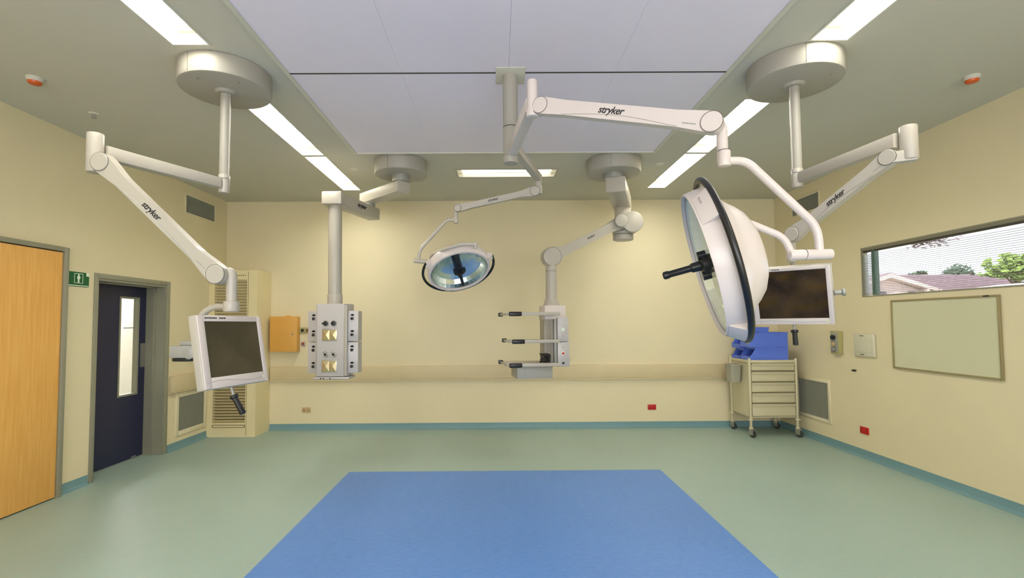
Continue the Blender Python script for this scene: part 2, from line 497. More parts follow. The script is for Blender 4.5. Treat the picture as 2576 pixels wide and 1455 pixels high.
def back_light():
    t = thing('batten_light', 'twin tube ceiling light with white reflector in front of the back wall', 'ceiling light', (.115, 6.04, HC))
    d = .05
    bm = new(); w = .004
    for (a, c, e, g) in ((BX0, BX0+w, BY0, BY1), (BX1-w, BX1, BY0, BY1), (BX0+w, BX1-w, BY0, BY0+w), (BX0+w, BX1-w, BY1-w, BY1)):
        box(bm, a, c, e, g, HC-.001, HC+d)
    box(bm, BX0, BX1, BY0, BY1, HC+d, HC+d+.005)
    obj('housing', bm, M_HOUSING, t)
    bm = new(); f = .02
    for (a, c, e, g) in ((BX0-f, BX0+w, BY0-f, BY1+f), (BX1-w, BX1+f, BY0-f, BY1+f), (BX0+w, BX1-w, BY0-f, BY0+w), (BX0+w, BX1-w, BY1-w, BY1+f)):
        box(bm, a, c, e, g, HC-.008, HC-.001)
    obj('flange', bm, M_WHITE, t)
    for yy in (BY0+.085, BY1-.085):
        bm = new(); cyl(bm, (BX0+.06, yy, HC+.02), (BX1-.06, yy, HC+.02), .016, n=16); obj('tube', bm, M_DIFF2, t)
    bm = new(); box(bm, BX0+w, BX1-w, (BY0+BY1)/2-.008, (BY0+BY1)/2+.008, HC+.002, HC+.05); obj('divider', bm, M_HOUSING, t)
back_light()

# ---------------------------------------------------------------- doors on the left wall
def orange_door():
    y0, y1, z1 = 2.2, 4.597, 2.285
    b = new(); box(b, XL+.004, XL+.044, y0, y1, .012, z1, bev=.003)
    o = struct('door_1', b, M_WOOD, 'wide orange wood laminate door at the left edge')
    b = new(); box(b, XL, XL+.062, 4.60, 4.648, 0, z1+.05, bev=.003); box(b, XL, XL+.062, y0, 4.60, z1+.008, z1+.05, bev=.003)
    f = obj('door_frame', b, M_FRAME, o)
    b = new(); box(b, XL, XL+.004, y0, y1+.002, 0, z1+.008); obj('shadow_gap', b, M_SEAM, o)
orange_door()
def navy_door():
    Y0, Y1, Z = D2
    xf = XL-.235       # leaf face
    b = new(); box(b, xf-.045, xf, Y0+.03, Y1+.06, .01, Z+.01)
    vy0, vy1, vz0, vz1 = 5.66, 5.97, .76, 1.93
    b.free(); b = new()
    box(b, xf-.045, xf, Y0-.03, vy0, .01, Z+.02); box(b, xf-.045, xf, vy1, Y1+.08, .01, Z+.02)
    box(b, xf-.045, xf, vy0, vy1, .01, vz0); box(b, xf-.045, xf, vy0, vy1, vz1, Z+.02)
    o = struct('door_2', b, M_NAVY, 'navy blue door with tall vision panel in grey frame')
    b = new(); w = .022
    for (a, c, e, g) in ((vy0, vy0+w, vz0, vz1), (vy1-w, vy1, vz0, vz1), (vy0+w, vy1-w, vz0, vz0+w), (vy0+w, vy1-w, vz1-w, vz1)):
        box(b, xf-.05, xf+.008, a, c, e, g)
    vp = obj('vision_panel_frame', b, M_FRAME, o)
    b = new(); box(b, xf-.026, xf-.020, vy0+w, vy1-w, vz0+w, vz1-w); obj('glass_pane', b, M_GLASS, vp)
    b = new(); box(b, xf-.019, xf-.017, vy0+.09, vy1-w, 1.555, 1.566); obj('pane_sticker', b, M_GREYM, vp)
    b = new(); box(b, xf, xf+.006, 6.005, 6.09, 1.08, 1.37, bev=.002); obj('push_plate', b, M_STEEL, o)
    b = new(); box(b, xf, xf+.005, 5.9, 5.98, .012, .03); obj('door_seal', b, M_STEEL, o)
    # frame lining the deep opening
    b = new(); t = .05
    box(b, XL-.005, XL+.014, Y0-.05, Y0+.0, 0, Z+.045, bev=.003); box(b, XL-.005, XL+.014, Y1, Y1+.062, 0, Z+.045, bev=.003)
    box(b, XL-.005, XL+.014, Y0, Y1, Z-.005, Z+.045, bev=.003)
    box(b, XL-WT, XL, Y1-.012, Y1, 0, Z); box(b, XL-.13, XL-.11, Y1-.03, Y1-.012, 0, Z-.02)
    box(b, XL-WT, XL, Y0, Y0+.012, 0, Z); box(b, XL-.13, XL-.11, Y0+.012, Y0+.03, 0, Z-.02)
    box(b, XL-WT, XL, Y0+.012, Y1-.012, Z-.03, Z); box(b, XL-.13, XL-.11, Y0+.012, Y1-.012, Z-.045, Z-.03)
    obj('door_frame', b, M_FRAME, o)
navy_door()
def corridor():
    x0, x1, y0, y1, h = -6.5, XL-WT-.09, 4.4, 9.6, 2.7
    b = new()
    box(b, x0-.1, x0, y0, y1, 0, h); box(b, x0, XL-WT, y0-.1, y0, 0, h); box(b, x0, XL-WT, y1, y1+.1, 0, h)
    box(b, XL-WT-.05, XL-WT-.005, YB+.3, y1, 0, h)
    struct('wall_corridor', b, M_CORW)
    b = new(); box(b, x0, XL-WT, y0, y1, h, h+.1); struct('ceiling_corridor', b, M_CEIL)
    b = new(); box(b, x0, XL-.301, y0, y1, -.12, -.001); struct('floor_corridor', b, M_FLOOR)
    t = thing('corridor_fill_light', 'unseen ceiling light added in the corridor to brighten the navy door vision panel', 'ceiling light', (-5.9, 7.6, h))  # out of sight, added to wash the corridor wall bright near its top
    b = new(); box(b, -6.4, -5.9, 6.6, 8.4, h-.03, h-.001, bev=.004); fr = obj('housing', b, M_HOUSING, t)
    b = new(); box(b, -6.38, -5.92, 6.62, 8.38, h-.036, h-.03); obj('diffuser', b, M_CORL, t)
corridor()

# exit sign
def exit_sign():
    y0, y1, z0, z1 = 4.69, 4.945, 1.978, 2.122
    t = thing('exit_sign', 'green emergency exit sign between the orange and navy doors', 'sign', (XL, (y0+y1)/2, z0))
    x = XL+.004
    b = new(); box(b, XL, x, y0, y1, z0, z1)
    obj('sign_plate', b, M_GREEN, t)
    b = new()
    ym, zm = 4.822, 2.06; hw, hh = .05, .048
    for (a, c, e, g) in ((ym-hw, ym-hw+.005, zm-hh, zm+hh), (ym+hw-.005, ym+hw, zm-hh, zm+hh), (ym-hw, ym+hw, zm+hh-.005, zm+hh), (ym-hw, ym+hw, zm-hh, zm-hh+.004)):
        box(b, x, x+.001, a, c, e, g)
    obj('pictogram_border', b, M_WHITEP, t)
    b = new()
    m = frame_m((x, ym, zm), (0, 1, 0), (0, 0, 1), (1, 0, 0))
    body = [(-.008, -.045), (.008, -.045), (.009, -.008), (.017, 0), (.019, .014), (.009, .026), (-.009, .026), (-.019, .012), (-.016, -.002), (-.009, -.01)]
    prism(b, body, 0, .001, m)
    cyl(b, (x, ym, zm+.034), (x+.001, ym, zm+.034), .009, n=16)
    obj('pictogram_figure', b, M_WHITEP, t)
    b = new(); box(b, x, x+.001, y0+.008, y1-.004, z0+.006, z0+.014); obj('sign_strip', b, M_WHITEP, t)
    b = new(); box(b, x, x+.002, y1-.035, y1, z1-.035, z1); obj('corner_sticker', b, M_WHITEP, t)
exit_sign()

# louvre cabinet in the left corner
def louvre_cabinet():
    x0, x1, y0, z1 = XL+.002, -3.455, 7.0, 2.372
    t = thing('louvred_cabinet', 'tall cream louvred cabinet standing in the back left corner', 'cabinet', ((x0+x1)/2, y0, 0))
    lx0, lx1 = -4.06, -3.60
    up = (1.32, 2.235); lo = (.20, 1.28)
    b = new()
    box(b, x0, lx0, y0, YB-.002, 0, z1); box(b, lx1, x1, y0, YB-.002, 0, z1)
    box(b, lx0, lx1, y0, YB-.002, 0, lo[0]); box(b, lx0, lx1, y0, YB-.002, lo[1], up[0]); box(b, lx0, lx1, y0, YB-.002, up[1], z1)
    obj('carcass', b, M_CREAM, t)
    for nm, (a, c) in (('upper_louvre_panel', up), ('lower_louvre_panel', lo)):
        b = new(); n = int((c-a)/.0415); st = (c-a)/n
        for i in range(n):
            z = a+st*(i+.5)
            m = Matrix.Translation((0, y0+.012, z)) @ Matrix.Rotation(math.radians(-38), 4, 'X')
            box(b, lx0, lx1, -.024, .024, -.0025, .0025, m)
        p = obj(nm, b, M_CREAM, t)
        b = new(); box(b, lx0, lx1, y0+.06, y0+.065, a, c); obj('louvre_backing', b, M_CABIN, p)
    b = new()
    for i in range(16): box(b, lx0+.01+i*.0275, lx0+.026+i*.0275, y0-.001, y0+.002, 2.29, 2.304)
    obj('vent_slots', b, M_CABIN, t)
    b = new(); box(b, lx0+.005, lx1, y0-.006, y0-.0005, .165, .172); box(b, lx0+.005, lx1, y0-.006, y0-.0005, .132, .139)
    box(b, lx0-.001, lx0+.006, y0-.006, y0-.0005, .132, .172); box(b, lx1-.006, lx1+.001, y0-.006, y0-.0005, .132, .172)
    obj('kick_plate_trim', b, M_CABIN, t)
    b = new(); box(b, x1-.13, x1-.125, y0-.002, y0, 0.02, z1-.02); obj('door_gap', b, M_CABIN, t)
louvre_cabinet()

# grilles
def grille(x, sgn, y0, y1, z0, z1, fr, label, nv, group=None):
    t = thing('air_grille', label, 'air vent', (x, (y0+y1)/2, z0), group)
    X = lambda d: x+sgn*d
    b = new()
    for (a, c, e, g) in ((y0, y0+fr, z0, z1), (y1-fr, y1, z0, z1), (y0+fr, y1-fr, z0, z0+fr), (y0+fr, y1-fr, z1-fr, z1)):
        xa, xb = sorted((X(0), X(.012))); box(b, xa, xb, a, c, e, g, bev=.002)
    obj('grille_frame', b, M_GRFRAME, t)
    b = new(); xa, xb = sorted((X(0.0005), X(.002))); box(b, xa, xb, y0+fr, y1-fr, z0+fr, z1-fr)
    core = obj('grille_core', b, M_GRILLE, t)
    b = new(); st = (z1-z0-2*fr)/nv
    for i in range(1, nv):
        xa, xb = sorted((X(.002), X(.009))); box(b, xa, xb, y0+fr, y1-fr, z0+fr+i*st-.0012, z0+fr+i*st+.0012)
    k = int((y1-y0-2*fr)/st)
    for i in range(1, k):
        xa, xb = sorted((X(.002), X(.008))); yy = y0+fr+i*(y1-y0-2*fr)/k; box(b, xa, xb, yy-.001, yy+.001, z0+fr, z1-fr)
    obj('grille_bars', b, M_GRILLE, core)
grille(XL, 1, 6.418, 7.115, 3.07, 3.345, .022, 'grey rectangular air vent high on the left wall', 14)
grille(XR, -1, 6.36, 6.98, 3.075, 3.325, .022, 'grey rectangular air vent high on the right wall behind the lamp arm', 14)
grille(XL, 1, 6.325, 6.99, .16, .715, .06, 'square return air grille low on the left wall under the bumper rail', 24)
grille(XR, -1, 6.29, 7.0, .27, .83, .045, 'square return air grille low on the right wall beside the cart', 24)

# mustard wall cabinet and small wall items on the back wall
def wall_cabinet():
    x0, x1, z0, z1 = -3.41, -3.01, 1.18, 1.705
    t = thing('wall_cabinet', 'small mustard orange metal cabinet on the back wall', 'cabinet', ((x0+x1)/2, YB, z0))
    b = new(); box(b, x0, x1, YB-.10, YB-.001, z0, z1, bev=.004); obj('cabinet_body', b, M_ORANGE, t)
    b = new(); box(b, x0-.003, x1+.003, YB-.122, YB-.102, z0-.002, z1+.002, bev=.004); d = obj('cabinet_door', b, M_ORANGE, t)
    b = new(); cyl(b, (-3.07, YB-.128, 1.44), (-3.07, YB-.121, 1.44), .012, n=16); obj('keyhole', b, M_STEEL, d)
    b = new(); box(b, -3.2, -3.15, YB-.08, YB-.03, z1, z1+.018, bev=.003); obj('top_bracket', b, M_ORANGE, t)
wall_cabinet()
def outlet(name, x, z, w, h, m, label, cat, wall='back', sock=True, ypos=None, depth=.012):
    if wall == 'back':
        t = thing(name, label, cat, (x, YB, z))
        b = new(); box(b, x-w/2, x+w/2, YB-depth, YB-.0005, z-h/2, z+h/2, bev=.003); obj('face_plate', b, m, t)
        for dx in (-w*.25, w*.25):
            b = new(); box(b, x+dx-w*.09, x+dx+w*.09, YB-depth-.003, YB-depth+.001, z-h*.28, z+h*.28, bev=.001)
            obj('socket', b, mat('dark_beige', (168, 140, 98), .5) if m is not M_RED else mat('dark_red', (150, 10, 12), .4), t)
    else:
        t = thing(name, label, cat, (XR, ypos, z))
        b = new(); box(b, XR-depth, XR-.0005, ypos-w/2, ypos+w/2, z-h/2, z+h/2, bev=.003); obj('face_plate', b, m, t)
        for dx in (-w*.25, w*.25):
            b = new(); box(b, XR-depth-.003, XR-depth+.001, ypos+dx-w*.09, ypos+dx+w*.09, z-h*.28, z+h*.28, bev=.001)
            obj('socket', b, mat('dark_red', (150, 10, 12), .4), t)
outlet('power_outlet', -2.898, .30, .13, .078, M_BEIGEP, 'beige power outlet low on the back wall', 'power outlet')
outlet('power_outlet', 2.31, .307, .125, .078, M_RED, 'red power outlet low on the back wall', 'power outlet')
outlet('power_outlet', None, .316, .13, .08, M_RED, 'red power outlet low on the right wall', 'power outlet', 'right', ypos=5.725)
def gas_plate():
    t = thing('gas_outlet_plate', 'brown brass gas outlet plate on the back wall beside the left pendant', 'wall outlet', (-2.93, YB, 1.46))
    b = new(); box(b, -3.01, -2.85, YB-.02, YB-.001, 1.455, 1.54, bev=.003); obj('face_plate', b, M_OLIVE, t)
    for x, m in ((-2.965, M_BLACK), (-2.885, mat('brown_cap', (116, 60, 30), .4))):
        b = new(); cyl(b, (x, YB-.035, 1.497), (x, YB-.02, 1.497), .022, n=18); obj('outlet_cap', b, m, t)
    t = thing('call_button', 'small dark red button on a white plate on the back wall', 'button', (-2.958, YB, 1.29))
    b = new(); box(b, -2.99, -2.925, YB-.01, YB-.001, 1.255, 1.325, bev=.003); obj('face_plate', b, M_WHITE, t)
    b = new(); cyl(b, (-2.958, YB-.024, 1.295), (-2.958, YB-.01, 1.295), .018, n=18, bev=.003); obj('button_cap', b, mat('dark_red', (150, 10, 12), .4), t)
gas_plate()

# ---------------------------------------------------------------- right wall
def right_wall_items():
    t = thing('wall_outlet_box', 'narrow olive outlet box with black dial on the right wall', 'wall outlet', (XR, 6.1, 1.19))
    b = new(); box(b, XR-.05, XR-.001, 6.03, 6.19, 1.18, 1.465, bev=.006); obj('outlet_body', b, M_OLIVE, t)
    b = new(); box(b, XR-.056, XR-.05, 6.055, 6.165, 1.20, 1.445, bev=.002); obj('outlet_face', b, M_GREYM, t)
    b = new(); cyl(b, (XR-.085, 6.115, 1.385), (XR-.056, 6.115, 1.385), .03, n=22, bev=.004); obj('dial', b, M_BLACK, t)
    b = new(); cyl(b, (XR-.08, 6.115, 1.30), (XR-.056, 6.115, 1.30), .026, n=22, bev=.004); obj('valve_cap', b, M_BEIGEP, t)
    b = new(); cyl(b, (XR-.08, 6.115, 1.235), (XR-.056, 6.115, 1.235), .026, n=22, bev=.004); obj('valve_cap', b, M_STEEL, t)
    t = thing('wall_panel', 'square pale grey panel with two small slots on the right wall', 'wall panel', (XR, 5.66, 1.19))
    b = new(); box(b, XR-.03, XR-.001, 5.50, 5.815, 1.175, 1.44, bev=.012, segs=3); obj('panel_body', b, M_SWITCH, t)
    b = new(); box(b, XR-.034, XR-.03, 5.53, 5.785, 1.225, 1.395, bev=.002); obj('panel_cover', b, M_SWITCH, t)
    b = new(); box(b, XR-.0325, XR-.0295, 5.65, 5.71, 1.412, 1.42); box(b, XR-.0325, XR-.0295, 5.65, 5.71, 1.195, 1.203); obj('slots', b, M_SEAM, t)
    b = new(); box(b, XR-.03, XR-.001, 5.825, 5.865, .99, 1.01, bev=.003)
    tag(obj('wall_hook', b, M_BLACK), 'tiny black hook on the right wall below the grey panel', 'hook')
    # whiteboard
    y0, y1, z0, z1 = 4.112, 5.255, 1.082, 1.81
    t = thing('whiteboard', 'framed whiteboard on the right wall under the window', 'whiteboard', (XR, (y0+y1)/2, z0))
    b = new(); box(b, XR-.012, XR-.001, y0+.01, y1-.01, z0+.01, z1-.01); obj('board_surface', b, M_WB, t)
    b = new(); w = .018
    for (a, c, e, g) in ((y0, y0+w, z0, z1), (y1-w, y1, z0, z1), (y0+w, y1-w, z0, z0+w), (y0+w, y1-w, z1-w, z1)):
        box(b, XR-.022, XR-.001, a, c, e, g, bev=.003)
    obj('board_frame', b, M_WBF, t)
    b = new(); box(b, XR-.035, XR-.022, 4.19, 4.235, z1-.014, z1-.002, bev=.002)
    tag(obj('board_clip', b, M_BLACK), 'small black clip on the top edge of the whiteboard', 'clip')
right_wall_items()

def window():
    xo = XR-.004
    b = new(); w = .02
    for (a, c, e, g) in ((WY0, WY0+w, WZ0, WZ1), (WY1-w, WY1, WZ0, WZ1), (WY0+w, WY1-w, WZ0, WZ0+w*.5), (WY0+w, WY1-w, WZ1-w*1.6, WZ1)):
        box(b, xo, xo+.06, a, c, e, g)
    o = struct('window_1', b, M_WINF, 'wide horizontal window high on the right wall')
    b = new(); w2 = .012
    for (a, c, e, g) in ((WY1-w2, WY1, WZ0, WZ1), (WY0, WY0+w2, WZ0, WZ1), (WY0, WY1, WZ0, WZ0+w2), (WY0, WY1, WZ1-w2, WZ1)):
        box(b, XR-.008, XR+.064, a, c, e, g)
    obj('window_lining', b, M_FRAME, o)
    b = new(); box(b, xo+.002, xo+.055, 5.478, 5.520, WZ0+.015, WZ1-.045); obj('mullion', b, M_WINFD, o)
    b = new(); box(b, xo+.012, xo+.03, WY0+.02, WY1-.02, WZ1-.060, WZ1-.036, bev=.002)
    obj('blind_headrail', b, mat('dark_headrail', (54, 50, 38), .5), o)
    for (a, c, tilt, nm, mm) in ((5.522, 5.652, 40, 'side_blind', M_SLAT), (WY0+.04, 5.47, 4, 'main_blind', M_SLATG)):
        b = new(); z = WZ0+.03
        while z < WZ1-.075:
            m = Matrix.Translation((xo+.025, 0, z)) @ Matrix.Rotation(math.radians(tilt), 4, 'Y')
            box(b, -.009, .009, a, c, -.0006, .0006, m); z += .0195
        yy = a+.01 if nm == 'side_blind' else a+.3
        while yy < c:
            box(b, xo+.0245, xo+.0255, yy-.0006, yy+.0006, WZ0+.02, WZ1-.06); yy += .45
        obj(nm, b, mm, o)
    b = new(); box(b, xo+.008, xo+.012, WY0+.03, 5.475, WZ0+.015, WZ1-.05); box(b, xo+.008, xo+.012, 5.520, WY1-.03, WZ0+.015, WZ1-.05)
    box(b, xo+.046, xo+.050, WY0+.03, 5.475, WZ0+.015, WZ1-.05); box(b, xo+.046, xo+.050, 5.520, WY1-.03, WZ0+.015, WZ1-.05)
    obj('glass_pane', b, M_GLASS, o)
window()

# ---------------------------------------------------------------- outdoors
def outdoors():
    b = new(); box(b, XR+WT+.05, 120, -40, 120, -1.3, -1.2); struct('ground', b, M_GROUND)
    G = -1.2
    t = thing('house', 'pale weatherboard house with mauve roof seen through the window', 'house', (20.5, 26, G))
    # gable wing facing the window
    def rough(poly, d0, d1, m, nm, par, mtx):
        bb = new(); prism(bb, poly, d0, d1, mtx); return obj(nm, bb, m, par)
    yv = 24.0
    fm = frame_m((0, yv, 0), (1, 0, 0), (0, 0, 1), (0, -1, 0))
    ap = (19.17, 3.86); rt = (21.45, 3.12); lf = (16.9, 3.12)
    b = new(); box(b, 17.2, 21.1, yv+.05, yv+6, G, 3.0)
    prism(b, [(17.2, 3.0), (21.1, 3.0), (19.17, 3.66)], -6, -.05, fm)
    obj('gable_wall', b, M_HWALL, t)
    b = new()
    prism(b, [ap, rt, (rt[0], rt[1]-.16), (ap[0], ap[1]-.2)], -.1, .35, fm); prism(b, [ap, (ap[0], ap[1]-.2), (lf[0], lf[1]-.16), lf], -.1, .35, fm)
    obj('barge_board', b, M_BARGE, t)
    b = new()
    prism(b, [(ap[0], ap[1]+.05), (rt[0]+.1, rt[1]+.03), rt, ap], -8, .3, fm); prism(b, [(ap[0], ap[1]+.05), ap, lf, (lf[0]-.1, lf[1]+.03)], -8, .3, fm)
    obj('gable_roof', b, M_TILE, t)
    # main roof: hipped
    b = new()
    P = [(15.5, 26.5, 2.9), (33.5, 26.5, 2.9), (33.5, 35, 2.9), (15.5, 35, 2.9), (19.0, 30.5, 4.42), (29.6, 30.5, 4.42)]
    vs = [b.verts.new(p) for p in P]
    for q in ((0, 1, 5, 4), (1, 2, 5), (2, 3, 4, 5), (3, 0, 4), (3, 2, 1, 0)): b.faces.new([vs[i] for i in q])
    for k in range(1, 14):   # tile courses on the near slope
        f = k/14.; y = 26.5+4*f; z = 2.9+1.52*f; xa = 15.5+3.5*f; xb = 33.5-3.9*f
        box(b, xa, xb, y-.06, y+.02, z-.01, z+.05)
    obj('main_roof', b, M_TILE, t)
    b = new(); box(b, 16.2, 32.8, 27.2, 34.4, G, 2.9); obj('house_wall', b, M_HWALL, t)
    b = new(); box(b, 15.4, 33.6, 26.38, 26.52, 2.78, 2.94); obj('gutter', b, M_BARGE, t)
    for (xa, xb) in ((18.7, 19.15), (20.3, 20.6), (21.9, 22.2)):
        b = new(); yy = yv-.0 if xb < 21 else 27.1
        box(b, xa, xb, yy-.02, yy+.08, 1.7, 2.99 if xb < 21 else 2.7); obj('house_window', b, M_HWIN, t)
    b = new(); box(b, 20.85, 21.0, yv-.35, yv-.2, G, 3.1); box(b, 21.5, 21.62, yv-.35, yv-.2, G, 3.1); obj('porch_post', b, M_BARGE, t)
    # second low roof to the right
    t = thing('outbuilding', 'low pale roof right of the house seen through the window', 'building', (25, 20, G))
    b = new(); box(b, 17.6, 26, 20.2, 23.1, G, 2.45); obj('outbuilding_wall', b, M_HWALL, t)
    b = new(); prism(b, [(17.3, 2.45), (26.2, 2.45), (26.2, 3.3), (24, 3.25)], -23.2, -20.0, frame_m((0, 0, 0), (1, 0, 0), (0, 0, 1), (0, -1, 0)))
    obj('outbuilding_roof', b, M_BARGE, t)
    def tree(x, y, zc, rx, rz, ml, label, n=900, trunk=True, ls=.22):
        t = thing('garden_tree', label, 'tree', (x, y, G), None)
        if trunk:
            b = new(); tube(b, [(x, y, G), (x+.1, y, G+1.2), (x-.05, y, zc-rz*.2)], [.22, .16, .08], 8)
            for k in range(5):
                a = k*1.3; tube(b, [(x, y, zc-rz*1.1), (x+math.cos(a)*rx*.6, y+math.sin(a)*rx*.6, zc+rz*.2)], [.08, .02], 6)
            obj('trunk', b, M_BARK, t)
        b = new(); rnd = random.Random(int(x*100))
        lob = [(rnd.uniform(-.5, .5)*rx, rnd.uniform(-.5, .5)*rx, rnd.uniform(-.35, .4)*rz, rnd.uniform(.45, .7)) for _ in range(9)]
        for i in range(n):
            cx, cy, cz, s = lob[i % 9]
            d = V((rnd.gauss(0, 1), rnd.gauss(0, 1), rnd.gauss(0, 1))).normalized()*rnd.uniform(.6, 1.)
            c = V((x+cx+d.x*rx*s, y+cy+d.y*rx*s, zc+cz+d.z*rz*s))
            u = V((rnd.gauss(0, 1), rnd.gauss(0, 1), rnd.gauss(0, 1))).normalized(); w = u.orthogonal().normalized()
            l = ls*rnd.uniform(.6, 1.2)
            vs = [b.verts.new(c+u*l), b.verts.new(c+w*l*.5), b.verts.new(c-u*l), b.verts.new(c-w*l*.5)]
            b.faces.new(vs)
        obj('foliage', b, ml, t)
    tree(35.9, 41.5, 5.35, .75, .5, M_LEAFD, 'small dark round tree above the house ridge, left of the other trees', 500)
    tree(38.9, 41.0, 5.42, 1.5, .95, M_LEAFD, 'wide dark bushy tree behind the house roof', 900)
    tree(42.1, 41.5, 5.3, 1.35, .6, M_LEAFL, 'low yellow-green tree between the dark tree and the right edge', 900)
    tree(27.4, 25.5, 4.15, 1.45, .95, M_LEAFL, 'bright green tree at the right end of the window view', 1400)
    # overhanging branch near the window
    t = thing('overhanging_branch', 'dusky leafy branch hanging in at the top of the window', 'branch', (19.6, 21.8, G))
    b = new(); tube(b, [(13.6, 24, G), (13.7, 24, 4), (14.6, 23.8, 7.6), (17.2, 23.0, 7.4), (19.3, 22.4, 5.5)], [.25, .2, .12, .06, .02], 8); obj('bough', b, M_BARK, t)
    b = new(); rnd = random.Random(5)
    for i in range(700):
        c = V((19.7+rnd.gauss(0, .5), 22.3+rnd.gauss(0, .4), 5.38+rnd.gauss(0, .2)))
        u = V((rnd.gauss(0, 1), rnd.gauss(0, 1), rnd.gauss(0, .5))).normalized(); w = u.orthogonal().normalized(); l = .12
        b.faces.new([b.verts.new(c+u*l), b.verts.new(c+w*l*.4), b.verts.new(c-u*l), b.verts.new(c-w*l*.4)])
    obj('foliage', b, M_LEAFP, t)
outdoors()

# ---------------------------------------------------------------- small ceiling items
for (x, y, lab) in ((-3.50, 3.63, 'round smoke detector with orange disc on the ceiling at the left'),
                    (3.66, 3.67, 'round smoke detector with orange disc on the ceiling at the right')):
    t = thing('smoke_detector', lab, 'smoke detector', (x, y, HC))
    b = new(); lathe(b, [(0, 0), (.055, 0), (.055, -.012), (.045, -.03), (0, -.03)], Matrix.Translation((x, y, HC)), 32); obj('detector_base', b, M_CEIL, t)
    b = new(); lathe(b, [(0, -.03), (.044, -.03), (.04, -.045), (.03, -.05), (0, -.05)], Matrix.Translation((x, y, HC)), 32); obj('detector_lens', b, M_EORANGE, t)
def sprinkler():
    t = thing('ceiling_sprinkler', 'small white ceiling sprinkler above the left monitor arm', 'sprinkler', (-3.575, 4.26, HC))
    b = new(); lathe(b, [(0, 0), (.04, 0), (.036, -.008), (0, -.008)], Matrix.Translation((-3.575, 4.26, HC)), 24); obj('rosette', b, M_CTRIM, t)
    b = new()
    for dx in (-.014, .014): cyl(b, (-3.575+dx, 4.26, HC-.008), (-3.575+dx, 4.26, HC-.035), .004, n=8)
    cyl(b, (-3.575, 4.26, HC-.035), (-3.575, 4.26, HC-.039), .02, n=16); obj('sprinkler_head', b, M_GREYM, t)
    for x, y, lab in ((-1.742, 5.85, 'tiny round ceiling vent between the left strip lights and the left pendant'), (1.936, 5.73, 'tiny round ceiling vent between the right pendant and the right strip lights')):
        b = new(); ringtorus(b, (x, y, HC-.003), (0, 0, 1), .05, .005, 28, 6); lathe(b, [(0, -.001), (.046, -.001), (.046, -.003), (0, -.003)], Matrix.Translation((x, y, HC)), 28)
        tag(obj('ceiling_vent', b, M_CTRIM, loc=(x, y, HC)), lab, 'ceiling vent')
sprinkler()

# ---------------------------------------------------------------- shared builders for booms
def pod(t, x, y, r, h, name='ceiling_cover'):
    bm = new()
    lathe(bm, [(0, HC-h), (r-.02, HC-h), (r-.006, HC-h+.006), (r, HC-h+.02), (r, HC-.004), (r-.004, HC-.001), (0, HC-.001)], Matrix.Translation((x, y, 0)), 72)
    p = obj(name, bm, M_POD, t)
    bm = new()
    for a in (35, 145, 250, 320):
        q = (x+math.cos(math.radians(a))*r*.72, y+math.sin(math.radians(a))*r*.72)
        cyl(bm, (q[0], q[1], HC-h-.003), (q[0], q[1], HC-h), .008, n=12)
    obj('cover_screw', bm, M_STEEL, p)
    bm = new(); a = math.radians(-108)
    box(bm, -.0012, .0012, r-.002, r+.0008, HC-h+.012, HC-.003, Matrix.Translation((x, y, 0)) @ Matrix.Rotation(a-math.pi/2, 4, 'Z'))
    obj('cover_seam', bm, M_SEAM, p)
    return p
